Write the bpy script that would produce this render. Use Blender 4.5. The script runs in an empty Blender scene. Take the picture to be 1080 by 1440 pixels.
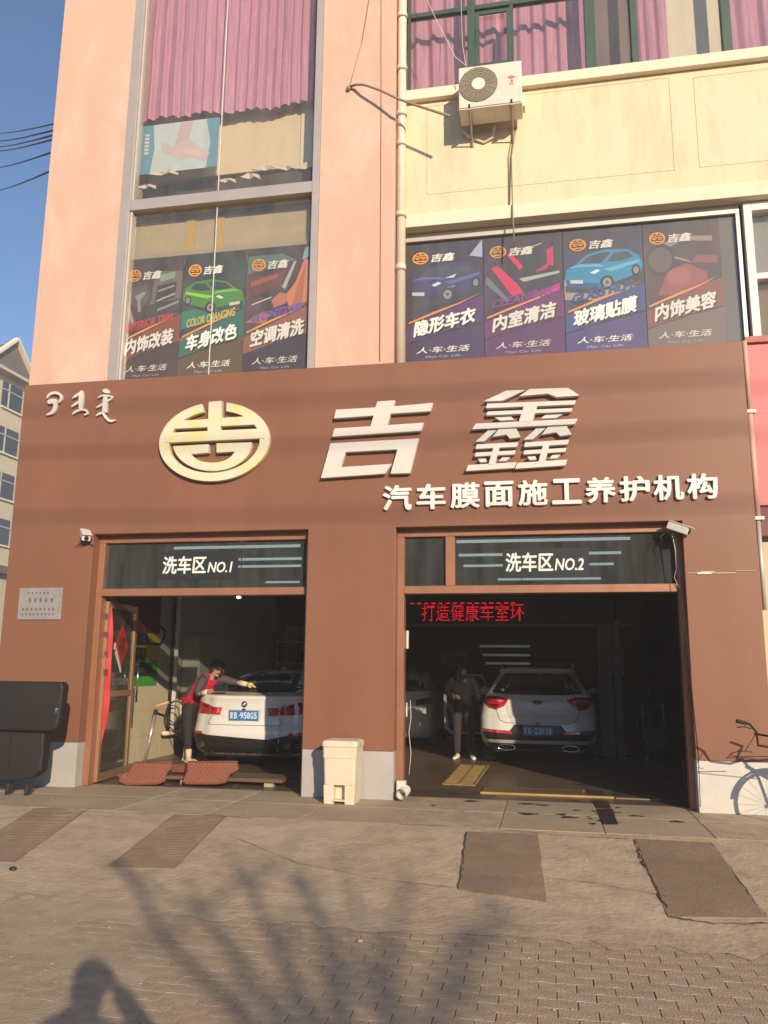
import bpy, bmesh, math, random
import numpy as np
from mathutils import Vector, Matrix
from mathutils.bvhtree import BVHTree
from math import radians, sin, cos, pi, tan
random.seed(7)
S = bpy.context.scene
COL = S.collection
# ---------------------------------------------------------------- camera
F_PX, PITCH, ROLL, YAW, CAM_D, CAM_H = 1158.9, .188607, .0099, .193207, 9.9, 1.5
FW = np.array([-sin(YAW)*cos(PITCH), cos(YAW)*cos(PITCH), sin(PITCH)])
R0 = np.array([cos(YAW), sin(YAW), 0.]); U0 = np.cross(R0, FW)
RT = cos(ROLL)*R0 + sin(ROLL)*U0; UP = -sin(ROLL)*R0 + cos(ROLL)*U0
CP = np.array([0., -CAM_D, CAM_H])
cd = bpy.data.cameras.new('camera'); cam = bpy.data.objects.new('camera', cd); COL.objects.link(cam)
cd.sensor_fit = 'VERTICAL'; cd.sensor_height = 24; cd.lens = 24*F_PX/1440
cd.clip_start = .02; cd.clip_end = 1500
cam.matrix_world = Matrix(((RT[0], UP[0], -FW[0], CP[0]), (RT[1], UP[1], -FW[1], CP[1]), (RT[2], UP[2], -FW[2], CP[2]), (0, 0, 0, 1)))
S.camera = cam
# ---------------------------------------------------------------- light
SUN_AZ, SUN_EL = radians(29), radians(17.7)      # light travels towards -x, +y
LD = Vector((-sin(SUN_AZ)*cos(SUN_EL), cos(SUN_AZ)*cos(SUN_EL), -sin(SUN_EL)))
w = bpy.data.worlds.new('World'); S.world = w; w.use_nodes = True
nt = w.node_tree; bg = nt.nodes['Background']; sky = nt.nodes.new('ShaderNodeTexSky')
sky.sky_type = 'NISHITA'; sky.sun_disc = False; sky.sun_elevation = SUN_EL
sky.sun_rotation = radians(151); sky.air_density = 1.0; sky.dust_density = .6; sky.ozone_density = 4.5; sky.altitude = 300
nt.links.new(sky.outputs[0], bg.inputs[0]); bg.inputs[1].default_value = .135
sl = bpy.data.lights.new('sun', 'SUN'); so = bpy.data.objects.new('sun', sl); COL.objects.link(so)
sl.energy = 5.0; sl.angle = radians(.53); sl.color = (1, .81, .58)
so.rotation_euler = LD.to_track_quat('-Z', 'Y').to_euler(); so.location = (10, -20, 15)
S.view_settings.view_transform = 'Standard'; S.view_settings.look = 'None'
S.view_settings.exposure = .30; S.view_settings.gamma = 1; S.view_settings.use_curve_mapping = False
S.render.engine = 'CYCLES'; S.cycles.max_bounces = 8; S.cycles.transparent_max_bounces = 16
S.cycles.caustics_reflective = False; S.cycles.caustics_refractive = False
# ---------------------------------------------------------------- measuring helpers (photo pixel -> point on a real plane)
def ray(px, py): return FW + RT*(px-540)/F_PX - UP*(py-720)/F_PX
def at(px, py, Y):
    r = ray(px, py); t = (CAM_D+Y)/r[1]; return Vector(CP+t*r)
def onz(px, py, z=0):
    r = ray(px, py); t = (z-CAM_H)/r[2]; return Vector(CP+t*r)
def onx(px, py, x):
    r = ray(px, py); t = x/r[0]; return Vector(CP+t*r)
# ---------------------------------------------------------------- materials
MATS = {}
def lin(c): return tuple(((v/12.92) if v <= .04045 else ((v+.055)/1.055)**2.4) for v in c)
def mat(name, col, rough=.6, metal=0, var=0, vscale=3, bump=0, bscale=40, coat=0, emit=0, spec=.5, stain=None, sscale=.8, samt=.5, stretch=None, detail=6):
    if name in MATS: return MATS[name]
    m = bpy.data.materials.new(name); m.use_nodes = True; MATS[name] = m
    n = m.node_tree; b = n.nodes['Principled BSDF']
    b.inputs['Base Color'].default_value = (*col, 1); b.inputs['Roughness'].default_value = rough
    b.inputs['Metallic'].default_value = metal; b.inputs['Specular IOR Level'].default_value = spec
    b.inputs['Coat Weight'].default_value = coat; b.inputs['Coat Roughness'].default_value = .06
    if emit:
        b.inputs['Emission Color'].default_value = (*col, 1); b.inputs['Emission Strength'].default_value = emit
    if var or bump or stain:
        tc = n.nodes.new('ShaderNodeTexCoord'); src = tc.outputs['Object']
        if stretch:
            mp = n.nodes.new('ShaderNodeMapping'); mp.inputs['Scale'].default_value = stretch
            n.links.new(src, mp.inputs[0]); src = mp.outputs[0]
        cur = None
        if var:
            t = n.nodes.new('ShaderNodeTexNoise'); t.inputs['Scale'].default_value = vscale; t.inputs['Detail'].default_value = detail
            t.inputs['Roughness'].default_value = .65
            n.links.new(src, t.inputs['Vector'])
            r = n.nodes.new('ShaderNodeMapRange'); r.inputs[1].default_value = .25; r.inputs[2].default_value = .75
            r.inputs[3].default_value = 1-var; r.inputs[4].default_value = 1+var*.7
            n.links.new(t.outputs[0], r.inputs[0])
            mx = n.nodes.new('ShaderNodeMix'); mx.data_type = 'RGBA'; mx.blend_type = 'MULTIPLY'; mx.inputs[0].default_value = 1
            mx.inputs[6].default_value = (*col, 1); n.links.new(r.outputs[0], mx.inputs[7]); cur = mx.outputs[2]
            rr = n.nodes.new('ShaderNodeMapRange'); rr.inputs[3].default_value = max(0, rough-.12); rr.inputs[4].default_value = min(1, rough+.12)
            n.links.new(t.outputs[0], rr.inputs[0]); n.links.new(rr.outputs[0], b.inputs['Roughness'])
        if stain:
            t = n.nodes.new('ShaderNodeTexNoise'); t.inputs['Scale'].default_value = sscale; t.inputs['Detail'].default_value = 8
            t.inputs['Roughness'].default_value = .7; t.inputs['Distortion'].default_value = .4
            n.links.new(src, t.inputs['Vector'])
            r = n.nodes.new('ShaderNodeMapRange'); r.inputs[1].default_value = .48; r.inputs[2].default_value = .68; r.inputs[4].default_value = samt
            n.links.new(t.outputs[0], r.inputs[0])
            mx = n.nodes.new('ShaderNodeMix'); mx.data_type = 'RGBA'
            n.links.new(r.outputs[0], mx.inputs[0])
            if cur: n.links.new(cur, mx.inputs[6])
            else: mx.inputs[6].default_value = (*col, 1)
            mx.inputs[7].default_value = (*stain, 1); cur = mx.outputs[2]
        if cur: n.links.new(cur, b.inputs['Base Color'])
        if bump:
            t = n.nodes.new('ShaderNodeTexNoise'); t.inputs['Scale'].default_value = bscale; t.inputs['Detail'].default_value = 5
            n.links.new(src, t.inputs['Vector'])
            bp = n.nodes.new('ShaderNodeBump'); bp.inputs['Strength'].default_value = bump; bp.inputs['Distance'].default_value = .01
            n.links.new(t.outputs[0], bp.inputs['Height']); n.links.new(bp.outputs[0], b.inputs['Normal'])
    return m
def glass(name, tint=(.8, .8, .8), dirt=0, refl=1.0, dcol=(.5, .48, .42)):
    if name in MATS: return MATS[name]
    m = bpy.data.materials.new(name); m.use_nodes = True; MATS[name] = m
    n = m.node_tree; n.nodes.remove(n.nodes['Principled BSDF']); out = n.nodes['Material Output']
    tr = n.nodes.new('ShaderNodeBsdfTransparent'); tr.inputs[0].default_value = (*tint, 1)
    gl = n.nodes.new('ShaderNodeBsdfGlossy'); gl.inputs['Roughness'].default_value = .02
    gl.inputs[0].default_value = (refl, refl, refl, 1)
    lw = n.nodes.new('ShaderNodeLayerWeight'); lw.inputs[0].default_value = .5
    pw = n.nodes.new('ShaderNodeMath'); pw.operation = 'POWER'; pw.inputs[1].default_value = 4.5; n.links.new(lw.outputs['Facing'], pw.inputs[0])
    fr = n.nodes.new('ShaderNodeMath'); fr.operation = 'MULTIPLY_ADD'; fr.inputs[1].default_value = .85; fr.inputs[2].default_value = .05
    n.links.new(pw.outputs[0], fr.inputs[0])
    mx = n.nodes.new('ShaderNodeMixShader')
    n.links.new(fr.outputs[0], mx.inputs[0]); n.links.new(tr.outputs[0], mx.inputs[1]); n.links.new(gl.outputs[0], mx.inputs[2])
    cur = mx.outputs[0]
    if dirt:
        df = n.nodes.new('ShaderNodeBsdfDiffuse'); df.inputs[0].default_value = (*dcol, 1)
        tc = n.nodes.new('ShaderNodeTexCoord'); mp = n.nodes.new('ShaderNodeMapping'); mp.inputs['Scale'].default_value = (3, 3, .5)
        t = n.nodes.new('ShaderNodeTexNoise'); t.inputs['Scale'].default_value = 2.2; t.inputs['Detail'].default_value = 8
        n.links.new(tc.outputs['Object'], mp.inputs[0]); n.links.new(mp.outputs[0], t.inputs['Vector'])
        r = n.nodes.new('ShaderNodeMapRange'); r.inputs[1].default_value = .3; r.inputs[2].default_value = .8
        r.inputs[3].default_value = dirt*.5; r.inputs[4].default_value = dirt*1.6
        n.links.new(t.outputs[0], r.inputs[0])
        m2 = n.nodes.new('ShaderNodeMixShader'); n.links.new(r.outputs[0], m2.inputs[0])
        n.links.new(cur, m2.inputs[1]); n.links.new(df.outputs[0], m2.inputs[2]); cur = m2.outputs[0]
    n.links.new(cur, out.inputs[0]); return m
# ---------------------------------------------------------------- object helpers
ORG = {}
def tag(o, label=None, cat=None, group=None, kind=None):
    if label: o['label'] = label
    if cat: o['category'] = cat
    if group: o['group'] = group
    if kind: o['kind'] = kind
    return o
def thing(name, loc, label, cat, group=None, rz=0):
    o = bpy.data.objects.new(name, None); COL.objects.link(o); o.location = loc; o.rotation_euler = (0, 0, rz)
    o.empty_display_size = .1; ORG[o.name] = Vector(loc) if not rz else Vector((0, 0, 0))
    return tag(o, label, cat, group)
def link(name, me, m=None, parent=None, smooth=False):
    o = bpy.data.objects.new(name, me); COL.objects.link(o)
    if m: me.materials.append(m)
    if parent is not None:
        o.parent = parent; off = ORG.get(parent.name, Vector((0, 0, 0))); ORG[o.name] = off
        if off.length: me.transform(Matrix.Translation(-off))
    if smooth:
        me.polygons.foreach_set('use_smooth', [True]*len(me.polygons))
    me.update(); return o
class MB:
    def __init__(s): s.v = []; s.f = []
    def add(s, vs, fs):
        k = len(s.v); s.v += [tuple(v) for v in vs]; s.f += [tuple(i+k for i in f) for f in fs]; return s
    def box(s, x0, x1, y0, y1, z0, z1):
        return s.add([(x0,y0,z0),(x1,y0,z0),(x1,y1,z0),(x0,y1,z0),(x0,y0,z1),(x1,y0,z1),(x1,y1,z1),(x0,y1,z1)],
                     [(0,3,2,1),(4,5,6,7),(0,1,5,4),(1,2,6,5),(2,3,7,6),(3,0,4,7)])
    def hexa(s, p):   # 8 points like box
        return s.add(p, [(0,3,2,1),(4,5,6,7),(0,1,5,4),(1,2,6,5),(2,3,7,6),(3,0,4,7)])
    def prism(s, poly, y0, y1):   # poly in (x,z), counted any way
        a = sum(poly[i][0]*poly[(i+1)%len(poly)][1]-poly[(i+1)%len(poly)][0]*poly[i][1] for i in range(len(poly)))
        if a < 0: poly = poly[::-1]
        n = len(poly)
        return s.add([(x, y0, z) for x, z in poly]+[(x, y1, z) for x, z in poly],
                     [tuple(range(n)), tuple(range(2*n-1, n-1, -1))]+[(i, i+n, (i+1) % n+n, (i+1) % n) for i in range(n)])
    def prismz(s, poly, z0, z1):
        a = sum(poly[i][0]*poly[(i+1)%len(poly)][1]-poly[(i+1)%len(poly)][0]*poly[i][1] for i in range(len(poly)))
        if a < 0: poly = poly[::-1]
        n = len(poly)
        f0 = z0 if callable(z0) else (lambda x, y: z0); f1 = z1 if callable(z1) else (lambda x, y: z1)
        return s.add([(x, y, f0(x, y)) for x, y in poly]+[(x, y, f1(x, y)) for x, y in poly],
                     [tuple(range(n-1, -1, -1)), tuple(range(n, 2*n))]+[(i, (i+1) % n, (i+1) % n+n, i+n) for i in range(n)])
    def tube(s, pts, r, n=8, cap=True):
        pts = [Vector(p) for p in pts]; m = len(pts); rs = r if isinstance(r, (list, tuple)) else [r]*m
        k = len(s.v); prev = None
        for i, p in enumerate(pts):
            d = (pts[min(i+1, m-1)]-pts[max(i-1, 0)]).normalized()
            if prev is None:
                a = d.cross(Vector((0, 0, 1)));  a = a if a.length > .05 else d.cross(Vector((1, 0, 0)))
            else: a = prev-d*prev.dot(d)
            a.normalize(); prev = a; b = d.cross(a)
            for j in range(n):
                t = 2*pi*j/n; q = p+(a*cos(t)+b*sin(t))*rs[i]; s.v.append(tuple(q))
        for i in range(m-1):
            for j in range(n):
                s.f.append((k+i*n+j, k+i*n+(j+1) % n, k+(i+1)*n+(j+1) % n, k+(i+1)*n+j))
        if cap:
            s.f.append(tuple(k+j for j in range(n-1, -1, -1))); s.f.append(tuple(k+(m-1)*n+j for j in range(n)))
        return s
    def ell(s, c, r, n=10, m=7, rot=None):
        k = len(s.v); M = rot or Matrix.Identity(3)
        for i in range(m+1):
            th = pi*i/m
            for j in range(n):
                ph = 2*pi*j/n; s.v.append(tuple(Vector(c)+M@Vector((r[0]*sin(th)*cos(ph), r[1]*sin(th)*sin(ph), r[2]*cos(th)))))
        for i in range(m):
            for j in range(n):
                s.f.append((k+i*n+j, k+(i+1)*n+j, k+(i+1)*n+(j+1) % n, k+i*n+(j+1) % n))
        return s
    def loft(s, rings, closed=True, caps=True):
        k = len(s.v); n = len(rings[0])
        for r in rings: s.v += [tuple(p) for p in r]
        for i in range(len(rings)-1):
            for j in range(n if closed else n-1):
                s.f.append((k+i*n+j, k+i*n+(j+1) % n, k+(i+1)*n+(j+1) % n, k+(i+1)*n+j))
        if caps and closed:
            s.f.append(tuple(k+j for j in range(n-1, -1, -1))); s.f.append(tuple(k+(len(rings)-1)*n+j for j in range(n)))
        return s
    def xf(s, M):
        s.v = [tuple(M@Vector(v)) for v in s.v]; return s
    def mesh(s, name):
        me = bpy.data.meshes.new(name); me.from_pydata(s.v, [], s.f); me.validate(); me.update(); return me
    def build(s, name, m=None, parent=None, bevel=0, smooth=False, seg=2, fixn=False):
        me = s.mesh(name)
        if bevel or fixn:
            bm = bmesh.new(); bm.from_mesh(me); bmesh.ops.remove_doubles(bm, verts=bm.verts, dist=1e-5)
            bmesh.ops.recalc_face_normals(bm, faces=bm.faces)
            if bevel: bmesh.ops.bevel(bm, geom=[e for e in bm.edges if e.is_manifold and e.calc_face_angle(0) > .5], offset=bevel, segments=seg, affect='EDGES', profile=.6, clamp_overlap=True)
            bm.to_mesh(me); bm.free()
        return link(name, me, m, parent, smooth)
def struct(name, mb, m, parent=None, **k):
    o = mb.build(name, m, parent, **k)
    if parent is None: o['kind'] = 'structure'
    return o
def arc(cx, cz, rx, rz, a0, a1, n):
    return [(cx+rx*cos(a0+(a1-a0)*i/n), cz+rz*sin(a0+(a1-a0)*i/n)) for i in range(n+1)]
TXT = {}
def text_raw(s, bold, shear, extr):
    key = (s, bold, shear, extr)
    if key in TXT: return TXT[key]
    c = bpy.data.curves.new('lettering', 'FONT'); c.body = s; c.shear = shear; c.extrude = extr; c.resolution_u = 3
    o = bpy.data.objects.new('lettering', c); COL.objects.link(o); bpy.context.view_layer.update()
    me = bpy.data.meshes.new_from_object(o); bpy.data.objects.remove(o)
    vs = np.array([v.co[:] for v in me.vertices]); fs = [tuple(p.vertices) for p in me.polygons]
    if bold:      # heavier strokes: the same outline laid down again a little to each side, each a hair deeper
        V_, F_ = [], []
        for i, (dx, dy) in enumerate(((0, 0), (1, 0), (-1, 0), (0, .8), (0, -.8), (.7, .6), (-.7, .6), (.7, -.6), (-.7, -.6))):
            k = len(V_)*1; base = sum(len(a) for a in V_)
            w_ = vs.copy(); w_[:, 0] += dx*bold; w_[:, 1] += dy*bold
            if extr: w_[:, 2] *= (1-.012*i)
            else: w_[:, 2] -= .0016*i
            V_.append(w_); F_ += [tuple(a+base for a in f) for f in fs]
        vs = np.concatenate(V_); fs = F_
    TXT[key] = (vs, fs); return TXT[key]
def text(s, name, m, parent, x0, x1, z0, z1, Y, bold=0, shear=0, extr=0, tilt=0, depth=0, build=True, mapf=None):
    """lettering facing -y, stretched to the rectangle; depth gives it thickness"""
    vs, fs = text_raw(s, bold, shear, .5 if depth else 0)
    lo = vs.min(0); hi = vs.max(0)
    if len(s) == 1: pass
    u = (vs[:, 0]-lo[0])/(hi[0]-lo[0]); v = (vs[:, 1]-lo[1])/(hi[1]-lo[1])
    X = x0+u*(x1-x0); Z = z0+v*(z1-z0)+(X-x0)*tilt
    W = -vs[:, 2]*depth+Y-depth/2 if depth else Y-vs[:, 2]*.15
    pts = list(zip(X, W, Z))
    if mapf: pts = [mapf(a, b, c) for a, b, c in pts]
    mb = MB(); mb.add(pts, fs)
    return mb.build(name, m, parent) if build else mb
# ---------------------------------------------------------------- shared materials
M_brown = mat('brown_cladding', (.235, .104, .062), .45, var=.09, vscale=1.3, stain=(.26, .125, .078), sscale=.7, samt=.5, spec=.35, stretch=(1, 1, .35), bump=.04, bscale=2)
M_plinth = mat('plinth_grey', (.42, .41, .40), .4, var=.08, stain=(.36, .33, .27), sscale=2, samt=.5)
M_plinthw = mat('plinth_white', (.62, .60, .56), .35, var=.06, stain=(.5, .46, .4), sscale=2, samt=.4)
M_pink = mat('pink_render', (.62, .395, .30), .85, var=.06, vscale=2, bump=.25, bscale=60, stain=(.70, .52, .43), sscale=1.1, samt=.7, stretch=(1, 1, .4))
M_yell = mat('yellow_render', (.75, .625, .43), .85, var=.06, vscale=2, bump=.25, bscale=60, stain=(.58, .44, .30), sscale=1.6, samt=.6, stretch=(1.6, 1, .35))
M_cream = mat('cream_ledge', (.78, .69, .52), .8, var=.08, bump=.15, stain=(.6, .5, .38), sscale=3, samt=.35)
M_frame = mat('copper_frame', (.36, .17, .10), .38, metal=.25, var=.12, vscale=4)
M_alu = mat('aluminium_frame', (.46, .41, .38), .45, metal=.35, var=.06)
M_alu_old = mat('pale_aluminium', (.62, .58, .52), .4, metal=.4, var=.06)
M_green = mat('green_window_frame', (.045, .085, .065), .45, var=.1)
M_white = mat('white_paint', (.75, .72, .66), .4, var=.05)
M_pvc = mat('aged_pvc', (.72, .64, .50), .45, var=.1, vscale=6)
M_dark = mat('dark_interior', (.045, .038, .035), .7, var=.2)
M_black = mat('black_plastic', (.018, .017, .017), .4)
M_rubber = mat('black_rubber', (.02, .02, .02), .8)
M_win = glass('window_glass', (.95, .94, .92), .06, 1.0)
M_door = glass('transom_glass', (.62, .66, .64), .08, 1.0, (.35, .38, .36))
M_clear = glass('door_glass', (.55, .56, .5), .07)
M_sign = mat('sign_face', (.66, .63, .58), .35, var=.06, vscale=2)
M_chrome = mat('chrome', (.75, .73, .7), .12, metal=1)
# ---------------------------------------------------------------- ground
def gz(y):
    if y > -1.45: return 0.0
    if y > -3.75: return -.25*(-1.45-y)/2.30
    return -.25-(-3.75-y)*.012
M_conc = mat('forecourt_concrete', (.44, .34, .215), .85, var=.22, vscale=1.1, bump=.5, bscale=25, stain=(.30, .24, .17), sscale=1.4, samt=.55, detail=10)
M_conc2 = mat('pale_concrete', (.45, .35, .225), .85, var=.30, vscale=5, bump=.9, bscale=22, stain=(.54, .44, .30), sscale=1.3, samt=.75, detail=12)
M_ramp = mat('ramp_concrete', (.25, .18, .115), .8, var=.2, vscale=2.2, bump=.6, bscale=45, stain=(.34, .26, .17), sscale=2.0, samt=.7, detail=10)
M_earth = mat('ground_earth', (.26, .21, .16), .9, var=.25, vscale=.8, bump=.4)
M_floor = mat('shop_floor', (.15, .105, .07), .38, var=.3, vscale=1.6, bump=.15, bscale=8, stain=(.07, .05, .035), sscale=1.0, samt=.8, spec=.5)
struct('ground', MB().box(-300, 300, -300, 400, -1.2, -.45), M_earth)
# forecourt slabs in front of the doors
fc = struct('forecourt', MB().box(-14, 8, -1.44, .35, -.3, -.03), M_conc)
x = -13.5; k = 0
while x < 7.5:
    wd = .98+.05*random.random()
    dz = random.uniform(-.003, .003)
    for (ya, yb) in ((-1.44, -.52), (-.512, .34)):
        b = MB().box(x+.004, x+wd-.004, ya, yb, -.028, 0+dz)
        b.build('slab', M_conc if k % 3 else M_conc2, fc, bevel=.004, seg=1)
    x += wd; k += 1
# sloping apron down to the pavement
ap = MB(); nx, ny = 60, 24
for j in range(ny+1):
    y = -1.45-(2.45)*j/ny
    for i in range(nx+1):
        X = -14+22*i/nx; ap.v.append((X, y, gz(y)+random.uniform(-.004, .004)))
for j in range(ny):
    for i in range(nx):
        a = j*(nx+1)+i; ap.f.append((a, a+nx+1, a+nx+2, a+1))
apron = struct('sloping_apron', ap, M_conc2, smooth=True)
# dark ramp strips let into the apron (each its own thing of the setting's surface)
def gpt(px, py):
    r = ray(px, py)
    lo, hi = 1, 60
    for _ in range(50):
        t = (lo+hi)/2; p = CP+t*r
        if p[2] > gz(p[1]): lo = t
        else: hi = t
    return (p[0], p[1])
def strip(pxs, name='ramp_strip', m=M_ramp, h=.006):
    poly = [gpt(*q) for q in pxs]
    # subdivide outline with slight raggedness
    out = []
    for i in range(4):
        a, b = poly[i], poly[(i+1) % 4]
        for t in range(10):
            s = t/10; j = .005 if t else 0
            out.append((a[0]+(b[0]-a[0])*s+random.uniform(-j, j), a[1]+(b[1]-a[1])*s+random.uniform(-j, j)*1.2))
    return MB().prismz(out, lambda x, y: gz(y)-.03, lambda x, y: gz(y)+h).build(name, m, apron)
strip([(48, 1137), (128, 1137), (20, 1213), (-70, 1213)])
strip([(245, 1146), (318, 1148), (245, 1222), (150, 1220)])
strip([(656, 1170), (757, 1174), (768, 1270), (644, 1252)])
strip([(893, 1180), (1000, 1186), (1078, 1292), (940, 1290)])
# transverse grooves cast in the ramp strips
def grooves(pxs, n):
    g = MB(); P = [Vector((*gpt(*q), 0)) for q in pxs]
    for i in range(1, n):
        t = i/n; a = P[0].lerp(P[3], t); b = P[1].lerp(P[2], t)
        for (s0, s1) in ((.04, .97),):
            u = a.lerp(b, s0); v = a.lerp(b, s1); z = gz((u.y+v.y)/2)
            g.hexa([(u.x, u.y-.006, gz(u.y)-.01), (v.x, v.y-.006, gz(v.y)-.01), (v.x, v.y+.006, gz(v.y)-.01), (u.x, u.y+.006, gz(u.y)-.01),
                    (u.x, u.y-.004, gz(u.y)+.0078), (v.x, v.y-.004, gz(v.y)+.0078), (v.x, v.y+.004, gz(v.y)+.0078), (u.x, u.y+.004, gz(u.y)+.0078)])
    o = g.build('anti_slip_rib', M_ramp, apron); o['kind'] = 'stuff'
grooves([(48, 1137), (128, 1137), (20, 1213), (-70, 1213)], 34)
grooves([(245, 1146), (318, 1148), (245, 1222), (150, 1220)], 34)
# cracks beside the ramps
M_crack = mat('crack_dirt', (.05, .04, .032), .95)
def crack(pxs, wd=.012, name='crack', parent=None):
    pts = [gpt(*q) for q in pxs]; fine = []
    for i in range(len(pts)-1):
        for t in range(8):
            s = t/8; fine.append((pts[i][0]+(pts[i+1][0]-pts[i][0])*s+random.uniform(-.012, .012), pts[i][1]+(pts[i+1][1]-pts[i][1])*s+random.uniform(-.012, .012)))
    fine.append(pts[-1])
    L = []; R = []
    for i, p in enumerate(fine):
        a = fine[max(i-1, 0)]; b = fine[min(i+1, len(fine)-1)]; d = Vector((b[0]-a[0], b[1]-a[1])).normalized()
        ww = wd*random.uniform(.15, .65)
        L.append((p[0]-d.y*ww, p[1]+d.x*ww)); R.append((p[0]+d.y*ww, p[1]-d.x*ww))
    m = MB()
    for i in range(len(fine)-1):
        q = [L[i], R[i], R[i+1], L[i+1]]
        m.add([(x, y, gz(y)+.0085) for x, y in q], [(0, 1, 2, 3)])
    return m.build(name, M_crack, parent or apron)
crack([(893, 1182), (902, 1210), (920, 1245), (938, 1278)], .016)
crack([(655, 1172), (650, 1215), (645, 1250)], .010)
crack([(770, 1174), (845, 1179), (890, 1181)], .010)
crack([(940, 1290), (1000, 1300), (1080, 1300)], .016)
crack([(285, 1146), (320, 1149), (360, 1152)], .01)
crack([(560, 1160), (640, 1163), (760, 1172)], .007)
crack([(0, 1152), (120, 1142), (250, 1146)], .006)
crack([(335, 1180), (420, 1215), (520, 1235), (640, 1250)], .005)
crack([(768, 1235), (850, 1245), (938, 1262)], .006)
crack([(0, 1112), (60, 1108), (110, 1112)], .008)
crack([(1000, 1187), (1045, 1245), (1078, 1290)], .008)
# ragged mortar edge between apron and pavers
M_mort = mat('mortar_edge', (.47, .38, .28), .9, var=.3, vscale=5, bump=.6, bscale=20)
mm = MB(); X = -9; top = []; bot = []
while X < 6:
    top.append((X, -3.62+random.uniform(-.07, .07))); bot.append((X, -3.93+random.uniform(-.10, .10))); X += .12
for i in range(len(top)-1):
    q = [top[i], bot[i], bot[i+1], top[i+1]]
    mm.add([(a, b, gz(b)+.003) for a, b in q], [(0, 1, 2, 3)])
mm.build('mortar_edge', M_conc2, apron)
# interlocking pavers
pav_base = struct('pavement', MB().add([(-20, -30, gz(-30)-.0065), (12, -30, gz(-30)-.0065), (12, -3.76, gz(-3.76)-.0065), (-20, -3.76, gz(-3.76)-.0065)], [(0, 1, 2, 3)]),
                  mat('joint_sand', (.22, .175, .13), .95, var=.2))
M_pav = [mat('paver_%d' % i, c, .85, var=.22, vscale=9, bump=.7, bscale=60, stain=(.49, .39, .265), sscale=5, samt=.55) for i, c in
         enumerate([(.41, .315, .20), (.39, .30, .195), (.43, .335, .215), (.42, .31, .20)])]
PW, PH = .212, .118
def wav(t, s): return s*.006*sin(4*pi*t)
def pav_mesh(nm, m):
    gx, gy = .0032, .0006; lo = []; hi = []
    n = 10
    for i in range(n+1):
        t = i/n; lo.append((-PW/2+gx+t*(PW-2*gx), -PH/2+gy/2+wav(t, 1)))
    for i in range(n+1):
        t = 1-i/n; hi.append((-PW/2+gx+t*(PW-2*gx), PH/2-gy/2+wav(t, 1)))
    poly = lo+hi; k = len(poly)
    cx = [(x*.98, y*.985) for x, y in poly]
    b = MB(); b.v = [(x, y, -.03) for x, y in poly]+[(x, y, -.0010) for x, y in poly]+[(x, y, 0) for x, y in cx]
    b.f = [(i, (i+1) % k, (i+1) % k+k, i+k) for i in range(k)]+[(i+k, (i+1) % k+k, (i+1) % k+2*k, i+2*k) for i in range(k)]+[tuple(range(2*k, 3*k))]
    me = b.mesh(nm); me.materials.append(m); return me, b
pms = [pav_mesh('paver', m) for m in M_pav]
cells = []
row = 0; y = -3.88
while y > -10.5:
    X = -9+(row % 2)*PW*.5+random.uniform(-.004, .004)
    while X < 5.5:
        cells.append((X+random.uniform(-.0015, .0015), y, random.choice([0, 0, 1, 2, 2, 3])))
        X += PW
    y -= PH; row += 1
def inview(x, y):
    v = np.array((x, y, gz(y)))-CP; z = v@FW
    if z < .3: return False
    px = 540+F_PX*(v@RT)/z; py = 720-F_PX*(v@UP)/z
    return -10 < px < 1090 and py < 1452
vis = sorted([c for c in cells if inview(c[0], c[1])], key=lambda c: (c[0])**2+(c[1]+CAM_D)**2)
near = set(id(c) for c in vis[:300])
rest = [MB() for _ in M_pav]
tilt = math.atan(.012)
for c in cells:
    dz = random.uniform(-.0011, .0010)
    if id(c) in near:
        o = bpy.data.objects.new('paver', pms[c[2]][0]); COL.objects.link(o); o.parent = pav_base
        o.location = (c[0], c[1], gz(c[1])+dz); o.rotation_euler = (tilt+random.uniform(-.012, .012), random.uniform(-.012, .012), random.uniform(-.008, .008))
    else:
        M = Matrix.Translation((c[0], c[1], gz(c[1])+dz))@Matrix.Rotation(random.uniform(-.01, .01), 4, 'X')@Matrix.Rotation(random.uniform(-.01, .01), 4, 'Y')
        b = pms[c[2]][1]; rest[c[2]].add([M@Vector(v) for v in b.v], b.f)
# one joined part for the remaining pavers (materials by face)
me = bpy.data.meshes.new('paver_field'); V = []; Fc = []; mi = []
for i, r in enumerate(rest):
    k = len(V); V += r.v; Fc += [tuple(a+k for a in f) for f in r.f]; mi += [i]*len(r.f)
me.from_pydata(V, [], Fc)
for m in M_pav: me.materials.append(m)
me.polygons.foreach_set('material_index', mi)
o = bpy.data.objects.new('paver_field', me); COL.objects.link(o); o.parent = pav_base; o['kind'] = 'stuff'
# windblown dust lying over the pavers, thick on the left
from mathutils import noise as MN
du = MB(); nx, ny = 150, 60
for j in range(ny+1):
    y = -3.7-3.9*j/ny
    for i in range(nx+1):
        X = -9+14*i/nx
        left = max(0, min(1, (-1.2-X+.9*MN.noise(Vector((X*.9, y*.9, 0))))/1.6)); top_ = max(0, min(1, (y+4.15)/.5))
        h = -.0092+.0100*left+.009*top_+.006*MN.noise(Vector((X*2.2, y*2.2, 3)))+.004*MN.noise(Vector((X*7, y*7, 5)))
        du.v.append((X, y, gz(y)+h))
for j in range(ny):
    for i in range(nx):
        a = j*(nx+1)+i; du.f.append((a, a+nx+1, a+nx+2, a+1))
o = du.build('dust_layer', mat('dust', (.45, .35, .225), .95, var=.22, vscale=3.5, bump=.7, bscale=50, stain=(.29, .22, .14), sscale=1.3, samt=.8, detail=10), smooth=True)
o['kind'] = 'structure'
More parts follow.
